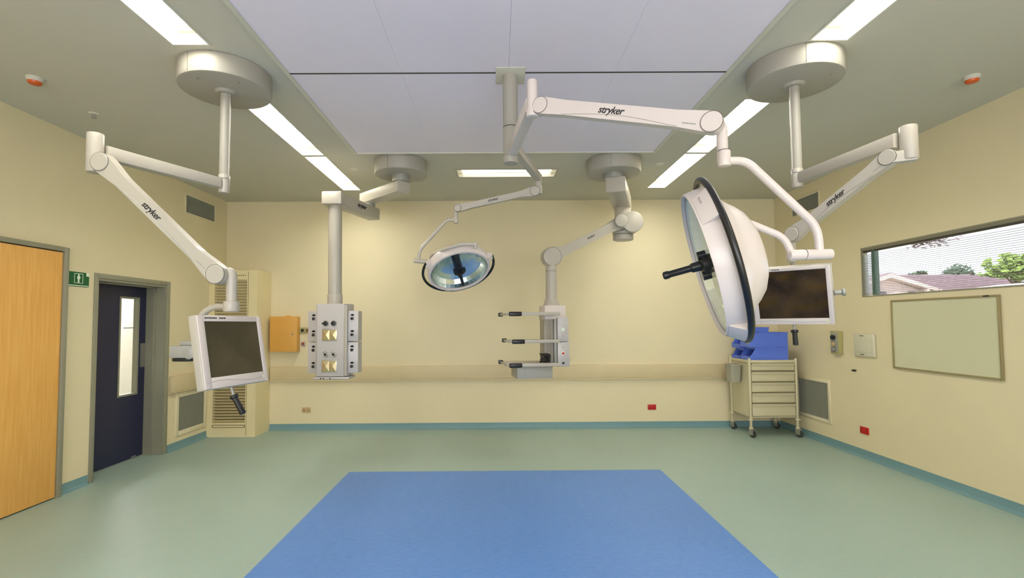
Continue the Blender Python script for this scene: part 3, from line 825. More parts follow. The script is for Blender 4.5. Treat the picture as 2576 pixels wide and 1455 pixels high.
def spring_arm(t, A, B, rA, rB, m0, w, mtl, name='spring_arm', txt=None, txt_size=.05, side=1, txt_pos=.5, flip=False, swoosh=True):
    """arm between two hubs lying in a vertical plane; side=+1 prints on the face towards the camera"""
    A = V(A); B = V(B); x = (B-A).normalized(); L = (B-A).length
    n = x.cross(V((0, 0, 1))).normalized()      # horizontal normal
    if n.dot(V((0, 0, 1.6))-A) < 0: n = -n      # towards the camera
    n = n if abs(n.y) > 1e-6 else n
    z = n.cross(x)
    if z.z < 0: z = -z
    xx = z.cross(n)                              # reading direction, right-handed (xx, z, n)
    O = A if xx.dot(x) > 0 else B
    r0, r1 = (rA, rB) if xx.dot(x) > 0 else (rB, rA)
    m = frame_m(O, xx, z, n)
    us = []; N = 64
    def sm(a): a = max(0, min(1, a)); return a*a*(3-2*a)
    def half(u):
        e = L*.2
        if u < e: body = r0*.98+(m0-r0*.98)*sm(max(u, 0)/e)
        elif u > L-e: body = m0+(r1*.98-m0)*sm((u-(L-e))/e)
        else: body = m0
        if u < 0: return math.sqrt(max(0, r0*r0-u*u))
        if u > L: return math.sqrt(max(0, r1*r1-(u-L)**2))
        return body
    pts = []
    for i in range(15): pts.append(-r0*math.cos(math.pi/2*i/14))
    for i in range(1, N): pts.append(L*i/N)
    for i in range(15): pts.append(L+r1*math.sin(math.pi/2*i/14))
    top = [(u, half(u)) for u in pts]; bot = [(u, -half(u)) for u in reversed(pts[1:-1])]
    bm = new(); prism(bm, top+bot, -w/2, w/2, m, bev=.004)
    arm = obj(name, bm, mtl, t, deg=50)
    for (u, r) in ((0, r0), (L, r1)):
        bm = new(); lathe(bm, [(0, -w/2-.006), (r*.9, -w/2-.006), (r*.97, -w/2-.002), (r*.97, w/2+.002), (r*.9, w/2+.006), (0, w/2+.006)], m @ Matrix.Translation((u, 0, 0)), 40)
        c = obj('hub_cap', bm, mtl, arm)
        bm = new(); ringtorus(bm, m @ V((u, 0, w/2+.001)), n, r*.985, .0016, 40, 6); obj('hub_seam', bm, M_SEAM, c)
    if swoosh:
        bm = new(); pp = []
        for i in range(25):
            s = i/24; u = L*(.16+.68*s); v = -m0*.92+m0*.55*math.sin(math.pi*s)**1.3
            pp.append(m @ V((u, v, w/2+.0006)))
        tube(bm, pp, .0013, 6); obj('swoosh_line', bm, M_GREYM, arm)
        bm = new()
        for (a, c) in ((.86, .93),): box(bm, L*a, L*c, -m0*.55, -m0*.40, w/2, w/2+.0008, m)
        obj('small_print', bm, M_GREYM, arm)
    if txt:
        text_obj(txt, txt_size, m @ Matrix.Translation((L*txt_pos, m0*.15, w/2+.001)), M_TEXT, arm, 'lettering', shear=.25, bold=txt_size*.012)
    return arm
def bar(t, A, B, hA, hB, w, mtl, name):
    """horizontal extrusion, rounded rectangle section"""
    A = V(A); B = V(B); x = (B-A).normalized(); L = (B-A).length; z = V((0, 0, 1)); n = x.cross(z)
    m = frame_m(A, x, z, n)
    bm = new(); prism(bm, [(0, -hA/2), (L, -hB/2), (L, hB/2), (0, hA/2)], -w/2, w/2, m, bev=.012)
    return obj(name, bm, mtl, t)

# ---------------------------------------------------------------- monitor booms
def monitor(Rm, c, w, h, label, screen_m, bez, group):
    """Rm columns: right, back, up"""
    xr, yb, zu = Rm
    T = frame_m(c, xr, yb, zu)
    t = thing('monitor', label, 'monitor', c, group)
    def tr(bm): bmesh.ops.transform(bm, matrix=T, verts=bm.verts); return bm
    th = .05
    b = new(); box(b, -w/2, w/2, 0, th, -h/2, h/2, bev=.008, segs=3); box(b, -w/2+.05, w/2-.05, th-.002, th+.02, -h/2+.05, h/2-.05, bev=.006)
    obj('monitor_case', tr(b), M_WHITE, t)
    l, r, tp, bt = bez
    b = new()
    for (a, cc, e, g) in ((-w/2+.004, -w/2+l, -h/2+.004, h/2-.004), (w/2-r, w/2-.004, -h/2+.004, h/2-.004), (-w/2+l, w/2-r, h/2-tp, h/2-.004), (-w/2+l, w/2-r, -h/2+.004, -h/2+bt)):
        box(b, a, cc, -.009, .001, e, g, bev=.002)
    bz = obj('bezel', tr(b), M_LAMPW, t)
    b = new(); box(b, -w/2+l-.001, w/2-r+.001, -.004, .0, -h/2+bt-.001, h/2-tp+.001); obj('screen', tr(b), screen_m, t)
    b = new(); cyl(b, (w/2-r*.5-.022, -.012, -h/2+bt*.5), (w/2-r*.5-.022, -.009, -h/2+bt*.5), .011, n=24); obj('power_button', tr(b), M_SWITCH, bz)
    b = new(); pts = [(-w/2+.01+(w-.06)*i/20, -.0095, -h/2+bt*.55+bt*.14*math.sin(i/20*2*math.pi)) for i in range(21)]; tube(b, pts, .001, 6); obj('bezel_crease', tr(b), M_GREYM, bz)
    b = new()
    for (a, cc) in ((.0, .013), (.016, .024), (.027, .040), (.043, .052), (.055, .067), (.070, .08), (.098, .108), (.111, .125), (.128, .142)):
        box(b, -w/2+l+.005+a, -w/2+l+.005+cc, -.0096, -.009, h/2-tp*.62, h/2-tp*.38)
    obj('brand_print', tr(b), M_SEAM, bz)
    return t, T
def black_handle(t, p, q, s, name='handle'):
    """thin stem p-q then black grip q-s"""
    p, q, s = V(p), V(q), V(s); d = (s-q).normalized()
    b = new(); tube(b, [p, q+d*.004], .009, 12); st = obj('handle_stem', b, M_GREYM, t)
    L = (s-q).length
    b = new(); lathe(b, [(0, 0), (.022, 0), (.024, .006), (.022, .014), (.016, .018), (.0155, L*.4), (.017, L-.012), (.018, L-.004), (.012, L), (0, L)], axis_m(q, d), 24)
    obj(name, b, M_BLACK, t)
def left_boom():
    t = thing('jointed_boom', 'jointed white monitor arm hanging from the round ceiling cover at the left', 'monitor boom', (-2.02, 3.57, HC))
    pod(t, -2.02, 3.57, .315, .145)
    b = new(); cyl(b, (-2.02, 3.57, HC-.15), (-2.02, 3.57, 2.70), .034, n=32); lathe(b, [(.034, 0), (.075, 0), (.06, -.018), (.034, -.02)], Matrix.Translation((-2.02, 3.57, HC-.145)), 32)
    obj('drop_tube', b, M_POD, t)
    b = new(); cyl(b, (-2.02, 3.57, 2.70), (-2.02, 3.57, 2.565), .039, .036, n=32, bev=.003); col = obj('swivel_collar', b, M_WHITE, t)
    b = new(); ringtorus(b, (-2.02, 3.57, 2.67), (0, 0, 1), .038, .003, 32, 6); obj('collar_ring', b, M_STEEL, col)
    b = new(); cyl(b, (-1.985, 3.565, HC-.15), (-1.985, 3.565, 2.70), .004, n=8); obj('cable', b, M_WHITE, t)
    bar(t, (-2.035, 3.535, 2.63), (-2.36, 2.90, 2.632), .075, .085, .07, M_WHITE, 'horizontal_arm')
    b = new(); cyl(b, (-2.385, 2.86, 2.50), (-2.385, 2.86, 2.735), .043, n=32, bev=.006)
    prism(b, [(-.03, -.05), (.085, -.06), (.085, .01), (-.03, .02)], -.03, .03, frame_m((-2.385, 2.86, 2.555), (1, 0, 0), (0, 0, 1), (0, -1, 0)), bev=.006)
    obj('elbow', b, M_WHITE, t)
    spring_arm(t, (-2.31, 2.835, 2.548), (-1.60, 2.79, 1.882), .056, .056, .036, .062, M_WHITE, txt='stryker', txt_size=.052, txt_pos=.45)
    b = new(); pts = smooth_path([(-1.60, 2.82, 1.90), (-1.54, 2.82, 1.90), (-1.54, 2.82, 1.72)], .04); tube(b, pts, .029, 20)
    cyl(b, (-1.54, 2.82, 1.73), (-1.54, 2.82, 1.67), .042, n=24, bev=.005); obj('vertical_post', b, M_WHITE, t)
    b = new(); pts = smooth_path([(-1.54, 2.82, 1.70), (-1.66, 2.86, 1.705), (-1.745, 2.87, 1.66), (-1.765, 2.87, 1.44)], .06); tube(b, pts, .018, 16); obj('curved_tube', b, M_WHITE, t)
    b = new(); m = Matrix.Translation((-1.8, 2.86, 1.44)); box(b, -.10, .03, -.03, .03, -.036, .036, m, bev=.008); cyl(b, (-1.775, 2.81, 1.435), (-1.775, 2.90, 1.435), .036, n=28, bev=.006)
    box(b, -.06, .04, .0, .02, .036, .062, m, bev=.004)
    tube(b, [(-1.775, 2.85, 1.435), (-1.60, 2.80, 1.44)], .022, 14)
    k = obj('mount_knuckle', b, M_GREYM, t)
    b = new(); box(b, -.09, .02, -.022, .022, -.056, -.036, m, bev=.008); obj('knuckle_grip', b, M_BLACK, k)
    Rm = (V((.243, .970, -.007)), V((-.954, .238, -.180)), V((-.173, .051, .984)))
    mo, T = monitor(Rm, (-1.497, 2.78, 1.451), .469, .401, 'white flat monitor on the left arm, turned sideways in front of the louvred cabinet', M_SCREEN, (.045, .035, .036, .062), 'monitors on ceiling arms')
    black_handle(mo, (-1.52, 2.79, 1.262), (-1.498, 2.785, 1.195), (-1.437, 2.775, 1.095))
left_boom()
def right_boom():
    x0, y0 = 2.18, 3.50
    t = thing('jointed_boom', 'jointed white monitor arm hanging from the round ceiling cover at the right', 'monitor boom', (x0, y0, HC))
    pod(t, x0, y0, .315, .145)
    b = new(); cyl(b, (x0, y0, HC-.15), (x0, y0, 2.70), .034, n=32); lathe(b, [(.034, 0), (.075, 0), (.06, -.018), (.034, -.02)], Matrix.Translation((x0, y0, HC-.145)), 32)
    obj('drop_tube', b, M_POD, t)
    b = new(); cyl(b, (x0, y0, 2.70), (x0, y0, 2.565), .039, .036, n=32, bev=.003); col = obj('swivel_collar', b, M_WHITE, t)
    b = new(); ringtorus(b, (x0, y0, 2.67), (0, 0, 1), .038, .003, 32, 6); obj('collar_ring', b, M_STEEL, col)
    b = new(); cyl(b, (x0-.035, y0-.005, HC-.15), (x0-.035, y0-.005, 2.70), .004, n=8); obj('cable', b, M_WHITE, t)
    bar(t, (x0+.01, y0-.04, 2.63), (2.31, 2.76, 2.632), .075, .085, .07, M_WHITE, 'horizontal_arm')
    b = new(); cyl(b, (2.335, 2.72, 2.505), (2.335, 2.72, 2.70), .043, n=32, bev=.006)
    prism(b, [(-.085, -.05), (.03, -.05), (.03, .02), (-.085, .01)], -.03, .03, frame_m((2.335, 2.72, 2.545), (.9, -.43, 0), (0, 0, 1), (-.43, -.9, 0)), bev=.006)
    obj('elbow', b, M_WHITE, t)
    spring_arm(t, (2.262, 2.77, 2.533), (2.0, 3.27, 2.18), .046, .05, .034, .055, M_WHITE, txt='stryker', txt_size=.046, txt_pos=.5)
    b = new(); cyl(b, (2.01, 3.32, 2.20), (2.01, 3.32, 2.0), .027, n=24, bev=.004); tube(b, smooth_path([(2.01, 3.32, 2.02), (2.06, 3.38, 1.98), (2.07, 3.40, 1.80)], .05), .018, 14)
    tube(b, [(2.07, 3.40, 1.80), (1.978, 3.272, 1.778)], .022, 14)
    obj('vertical_post', b, M_WHITE, t)
    Rm = (V((.761, -.649, .004)), V((.614, .721, .321)), V((-.211, -.242, .947)))
    mo, T = monitor(Rm, (1.947, 3.238, 1.762), .469, .401, 'white flat monitor on the right arm, partly hidden by the big lamp', M_SCREEN2, (.036, .030, .025, .046), 'monitors on ceiling arms')
    kb = T @ V((.235, .04, -.0)); ke = T @ V((.275, .05, 0))
    b = new(); cyl(b, kb, ke, .016, n=20, bev=.003); cyl(b, ke, ke+(ke-kb).normalized()*.02, .026, n=20, bev=.006); obj('side_knob', b, M_GREYM, mo)
    p = T @ V((.0, .02, -.2)); black_handle(mo, p, p+V((-.006, -.01, -.045)), p+V((-.012, -.03, -.145)))
right_boom()

# ---------------------------------------------------------------- surgical lights
def light_head(t, c, n, up, s, bracket_angles, back_m, refl_m, gr=.326, hoop_arc=None, ro=.338, hz=.082, hr=.377):
    """c: centre of the face, n: direction the light shines, s: scale (1 = 0.68 m face)"""
    n = V(n).normalized()
    x = V(up)-n*V(up).dot(n); x.normalize(); y = (-n).cross(x)
    m = frame_m(c, x, y, -n) @ Matrix.Scale(s, 4)
    head = None
    b = new()
    lathe(b, [(gr, .012), (gr+.003, -.003), (ro-.003, -.003), (ro, .004), (ro+.008, .085), (ro+.004, .098), (ro-.008, .10)], m, 96)
    lathe(b, [(ro-.008, .10), (gr+.004, .013), (gr, .012)], m, 96)
    head = obj('lamp_rim', b, M_LAMPW, t, deg=60)
    b = new(); lathe(b, [(ro-.004, .098), (.302, .118), (.272, .134), (.247, .156), (.224, .182), (.192, .210), (.145, .233), (.08, .245), (0, .248)], m, 96)
    lathe(b, [(ro-.004, .098), (.30, .113), (.265, .128), (.215, .178), (.14, .224), (0, .238)], m, 64)
    obj('lamp_dome', b, back_m, t, deg=60)
    b = new(); lathe(b, [(gr, .018), (gr-.012, .06), (.265, .105), (.215, .140), (.15, .165), (.08, .172), (.0, .172)], m, 36); obj('reflector', b, refl_m, t, deg=2)
    b = new(); lathe(b, [(gr+.001, .0135), (.2, .011), (0, .010)], m, 64); obj('cover_glass', b, M_GLASS, t, deg=60)
    b = new(); ringtorus(b, (0, 0, 0), (0, 0, 1), hr, .0145, 96, 12, *(hoop_arc or (0, 2*math.pi))); bmesh.ops.transform(b, matrix=m @ Matrix.Translation((0, 0, hz)), verts=b.verts); hoop = obj('hoop_handle', b, M_BLACK, t)
    for a in bracket_angles:
        b = new(); a0, a1 = (math.radians(q) for q in a)
        prof = [(ro-.004, .010), (ro+.003, .006), (hr+.004, hz-.012), (hr+.010, hz), (hr+.004, hz+.014), (ro, .096)]
        rings = [[b.verts.new(m @ V((r*math.cos(a0+(a1-a0)*i/10), r*math.sin(a0+(a1-a0)*i/10), z))) for r, z in prof] for i in range(11)]
        for A, B in zip(rings, rings[1:]):
            for k in range(6): b.faces.new((A[k], A[(k+1) % 6], B[(k+1) % 6], B[k]))
        b.faces.new(rings[0][::-1]); b.faces.new(rings[-1])
        br = obj('hoop_bracket', b, M_LAMPW, t)
        if a == (40, 67):
            ma = m @ Matrix.Rotation(math.radians(47), 4, 'Z') @ frame_m((ro+.019, 0, .032), (0, 1, 0), (.58, 0, .81), (.81, 0, -.58))
            text_obj('visum', .021, ma, M_GREYM, br, 'lettering', depth=.0008)
    b = new(); lathe(b, [(0, -.012), (.045, -.012), (.062, -.004), (.062, .012), (.045, .03), (0, .03)], m, 32)
    for k in range(3):
        a = math.radians(k*120+40); cyl(b, m @ V((.055*math.cos(a), .055*math.sin(a), -.016)), m @ V((.055*math.cos(a), .055*math.sin(a), .02)), .02*s, n=16)
    cyl(b, m @ V((0, 0, .02)), m @ V((0, 0, .17)), .045*s, n=24)
    hub = obj('centre_hub', b, M_BLACK, t)
    b = new(); lathe(b, [(0, -.012), (.024, -.012), (.022, -.05), (.0165, -.056), (.016, -.15), (.019, -.156), (.019, -.176), (.012, -.182), (0, -.182)], m, 28)
    obj('sterile_handle', b, M_BLACK, hub)
    return m
def light_mount():
    t = thing('ceiling_mount_post', 'grey ceiling post with square plate carrying both surgical lights', 'ceiling post', (.10, 3.6, HC))
    b = new(); box(b, -.008, .212, 3.475, 3.725, HC-.018, HC-.0125, bev=.002); obj('mounting_plate', b, M_CTRIM, t)
    b = new(); cyl(b, (.10, 3.6, HC-.018), (.10, 3.6, 3.062), .056, n=40); obj('fixed_post', b, M_POD, t)
    b = new(); cyl(b, (.10, 3.6, 3.058), (.10, 3.6, 2.785), .055, n=40, bev=.005); p = obj('swivel_post', b, M_POD, t)
    b = new(); ringtorus(b, (.10, 3.6, 2.84), (0, 0, 1), .055, .003, 40, 6); obj('post_ring', b, M_STEEL, p)
light_mount()
def big_light():
    t = thing('surgical_light', 'large white dome surgical light on the right, turned to face left', 'surgical light', (.10, 3.54, 2.86), 'surgical lights')
    bar(t, (.115, 3.53, 2.865), (.20, 2.79, 2.862), .075, .085, .075, M_LAMPW, 'horizontal_arm')
    b = new(); cyl(b, (.203, 2.75, 2.83), (.203, 2.75, 2.99), .030, n=32, bev=.006); cyl(b, (.203, 2.75, 2.775), (.203, 2.75, 2.83), .034, n=32, bev=.004)
    box(b, .19, .262, 2.722, 2.778, 2.785, 2.86, bev=.006); obj('elbow', b, M_LAMPW, t)
    spring_arm(t, (.255, 2.72, 2.823), (1.007, 2.24, 2.523), .047, .050, .040, .055, M_LAMPW, txt='stryker', txt_size=.052, txt_pos=.46)
    b = new(); tube(b, smooth_path([(1.01, 2.27, 2.53), (1.064, 2.27, 2.535), (1.064, 2.27, 2.34)], .035), .025, 20)
    cyl(b, (1.067, 2.26, 2.40), (1.067, 2.26, 2.325), .028, n=28, bev=.004); e = obj('end_joint', b, M_LAMPW, t)
    b = new(); ringtorus(b, (1.067, 2.26, 2.40), (0, 0, 1), .0275, .0015, 32, 6); obj('joint_seam', b, M_SEAM, e)
    b = new(); tube(b, smooth_path([(1.07, 2.26, 2.352), (1.17, 2.26, 2.352), (1.495, 2.26, 2.035), (1.50, 2.26, 1.91)], .075, 8), .019, 20); obj('outer_yoke', b, M_LAMPW, t)
    b = new(); cyl(b, (1.355, 2.26, 1.905), (1.555, 2.26, 1.908), .0245, n=28, bev=.004); br = obj('pivot_barrel', b, M_LAMPW, t)
    b = new(); ringtorus(b, (1.43, 2.26, 1.907), (1, 0, 0), .0245, .0014, 28, 6); obj('barrel_seam', b, M_SEAM, br)
    b = new(); tube(b, smooth_path([(1.372, 2.262, 1.91), (1.336, 2.262, 1.99), (1.162, 2.262, 2.062), (1.06, 2.275, 2.075)], .07, 8), .0165, 18); obj('inner_yoke', b, M_LAMPW, t)
    light_head(t, (.949, 2.25, 1.859), (-.925, .286, -.251), (0, 0, 1), 1.0, ((40, 67), (149, 178), (-80, -52)), M_LAMPW, M_REFL2)
    # latch under the rim
    c = V((1.10, 2.19, 1.515))
    b = new(); ringtorus(b, c, (.3, 1, 0), .022, .004, 24, 8, 0, math.pi*1.3); cyl(b, c+V((-.03, 0, .02)), c+V((.0, 0, .03)), .008, n=12); obj('rim_latch', b, M_STEEL, t)
big_light()
def small_light():
    t = thing('surgical_light', 'smaller dome surgical light over the centre, tilted down and showing its reflector', 'surgical light', (.12, 3.66, 2.93), 'surgical lights')
    bar(t, (.125, 3.65, 2.935), (.37, 4.44, 2.935), .07, .07, .065, M_WHITE, 'horizontal_arm')
    b = new(); cyl(b, (.38, 4.50, 2.975), (.38, 4.50, 2.84), .036, .03, n=28, bev=.005); cyl(b, (.385, 4.5, 2.87), (.385, 4.5, 2.79), .034, n=28, bev=.005); obj('elbow', b, M_WHITE, t)
    spring_arm(t, (.345, 4.48, 2.812), (-.37, 4.5, 2.66), .046, .034, .027, .05, M_WHITE, txt='stryker', txt_size=.036, txt_pos=.46)
    b = new(); tube(b, smooth_path([(-.37, 4.52, 2.66), (-.39, 4.52, 2.65), (-.388, 4.52, 2.56)], .02), .018, 14); cyl(b, (-.388, 4.51, 2.58), (-.388, 4.51, 2.525), .022, n=20, bev=.003); obj('end_joint', b, M_WHITE, t)
    b = new(); tube(b, smooth_path([(-.39, 4.51, 2.553), (-.47, 4.51, 2.56), (-.727, 4.51, 2.275), (-.738, 4.51, 2.17)], .05, 8), .0155, 16); obj('outer_yoke', b, M_WHITE, t)
    b = new(); cyl(b, (-.78, 4.51, 2.176), (-.60, 4.51, 2.158), .021, n=24, bev=.004); obj('pivot_barrel', b, M_WHITE, t)
    b = new(); tube(b, smooth_path([(-.62, 4.51, 2.165), (-.61, 4.42, 2.215), (-.45, 4.24, 2.246), (-.30, 4.18, 2.279), (-.196, 4.19, 2.272)], .06, 8), .0145, 16)
    cyl(b, (-.197, 4.20, 2.235), (-.190, 4.19, 2.295), .017, n=20, bev=.003); obj('inner_yoke', b, M_WHITE, t)
    light_head(t, (-.355, 4.5, 2.067), (.249, -.491, -.835), (0, 0, 1), .86, ((46, 56), (-86, -76), (176, 186)), M_WHITE, M_REFL, gr=.31, hz=.045, hr=.388, hoop_arc=(math.radians(230), math.radians(460)))
small_light()

# ---------------------------------------------------------------- left supply pendant
def left_pendant():
    t = thing('supply_pendant', 'grey ceiling pendant with sockets and gas outlets on its head, left of centre', 'ceiling pendant', (-1.12, 5.6, HC))
    pod(t, -1.12, 5.6, .30, .165)
    b = new(); cyl(b, (-1.12, 5.6, HC-.165), (-1.12, 5.6, 3.23), .10, n=36); obj('bearing', b, M_GREYM, t)
    bar(t, (-1.08, 5.56, 3.165), (-1.68, 6.14, 3.165), .13, .13, .17, M_WHITE, 'upper_arm')
    b = new(); cyl(b, (-1.62, 6.08, 3.10), (-1.62, 6.08, 3.05), .08, n=32); obj('arm_bearing', b, M_GREYM, t)
    a = bar(t, (-1.575, 6.17, 2.98), (-1.815, 5.33, 2.98), .14, .14, .17, M_WHITE, 'lower_arm')
    x = (V((-1.815, 5.33, 0))-V((-1.575, 6.17, 0))).normalized(); n = V((0, 0, 1)).cross(x)
    if n.x < 0: n = -n
    p = V((-1.62, 6.0, 2.98))
    text_obj('stryker', .07, frame_m(V((-1.69, 5.76, 2.985))+n*.087, -x if (-x).cross(V((0, 0, 1))).dot(n) > 0 else x, (0, 0, 1), n), M_TEXT, a, 'lettering', shear=.25, bold=.001)
    b = new(); cyl(b, (-1.812, 5.40, 2.92), (-1.805, 5.40, 1.90), .073, n=40); cyl(b, (-1.805, 5.40, 1.92), (-1.805, 5.40, 1.80), .080, n=40, bev=.003); obj('column', b, M_WHITE, t)
    b = new(); box(b, -1.925, -1.705, 5.28, 5.47, 2.905, 3.045, bev=.012); obj('column_cap', b, M_WHITE, t)
    # head: hexagonal-ish body with side wings
    z0, z1 = 1.03, 1.812; yf = 5.27
    b = new()
    m = frame_m((-1.797, 0, 0), (1, 0, 0), (0, 1, 0), (0, 0, 1))
    prism(b, [(-.155, yf), (.135, yf), (.165, yf+.035), (.165, 5.52), (.10, 5.56), (-.10, 5.56), (-.165, 5.52), (-.165, yf+.01)], z0, z1, m, bev=.004)
    hd = obj('service_head', b, M_HEAD, t)
    b = new(); box(b, -1.658, -1.628, yf-.004, yf+.02, z0+.01, z1-.02, bev=.004); obj('corner_trim', b, M_WHITE, hd)
    for sx in (-1, 1):
        for (a0, a1) in ((1.405, 1.735), (1.062, 1.396)):
            xi = -1.797+sx*.145; xo = -1.797+sx*.272
            b = new(); xa, xb = sorted((xi, xo))
            prism(b, [(xi, yf+.035), (xo, yf+.055), (xo, yf+.20), (xi, yf+.22)], a0, a1, Matrix.Identity(4), bev=.004)
            w = obj('side_panel', b, M_HEAD, t)
            for zz in (a0+(a1-a0)*.27, a0+(a1-a0)*.80):
                xc = (xi+xo)/2-sx*.0
                b = new(); cyl(b, (xc, yf+.032, zz-.018), (xc, yf+.05, zz-.018), .0165, n=20, bev=.002)
                obj('socket', b, M_BLACK, w)
                b = new(); box(b, xc-.014, xc+.020, yf+.036, yf+.05, zz+.014, zz+.028, bev=.002); cyl(b, (xc+.004, yf+.036, zz+.021), (xc+.004, yf+.05, zz+.021), .011, n=16); obj('socket_switch', b, M_BLACK, w)
    for k, (zz, c1, c2) in enumerate(((1.600, M_BLACK, M_BLACK), (1.265, M_WHITE, M_WHITE))):
        for xx in (-1.858, -1.772):
            b = new(); ringtorus(b, (xx, yf-.003, zz), (0, 1, 0), .028, .005, 32, 8); cyl(b, (xx, yf-.006, zz), (xx, yf+.002, zz), .026, n=28); r = obj('gas_outlet', b, M_STEEL if k else M_GREYM, hd)
            b = new(); cyl(b, (xx, yf-.02, zz), (xx, yf-.005, zz), .014 if k else .023, n=20, bev=.003)
            if not k and xx < -1.8: box(b, xx-.034, xx+.03, yf-.03, yf-.018, zz-.009, zz+.006, bev=.002)
            obj('outlet_valve', b, M_BLACK, r)
    for (a0, a1) in ((1.417, 1.533), (1.082, 1.199)):
        b = new(); box(b, -1.896, -1.734, yf-.006, yf+.001, a0-.006, a1+.006, bev=.002)
        f = obj('cover_frame', b, M_STEEL, hd)
        b = new()
        xm = (-1.889-1.741)/2; zm = (a0+a1)/2
        for (xa, xb) in ((-1.889, xm-.001), (xm+.001, -1.741)):
            c = b.verts.new(((xa+xb)/2, yf-.016, zm)); q = [b.verts.new(v) for v in ((xa, yf-.006, a0), (xb, yf-.006, a0), (xb, yf-.006, a1), (xa, yf-.006, a1))]
            for i in range(4): b.faces.new((q[i], q[(i+1) % 4], c))
        obj('socket_cover', b, M_BRASS, f, deg=5)
        b = new(); box(b, -1.815, -1.738, yf-.012, yf-.006, a1-.004, a1+.003); obj('cover_hinge', b, M_WHITE, f)
    b = new(); box(b, -1.99, -1.60, yf-.02, 5.50, z0-.03, z0-.005, bev=.01)
    bp = obj('base_rail', b, M_HEAD, t)
    b = new()
    for xx in (-1.90, -1.87, -1.80): cyl(b, (xx, yf-.024, z0-.018), (xx, yf-.018, z0-.018), .007, n=12)
    obj('base_screw', b, M_BLACK, bp)
left_pendant()

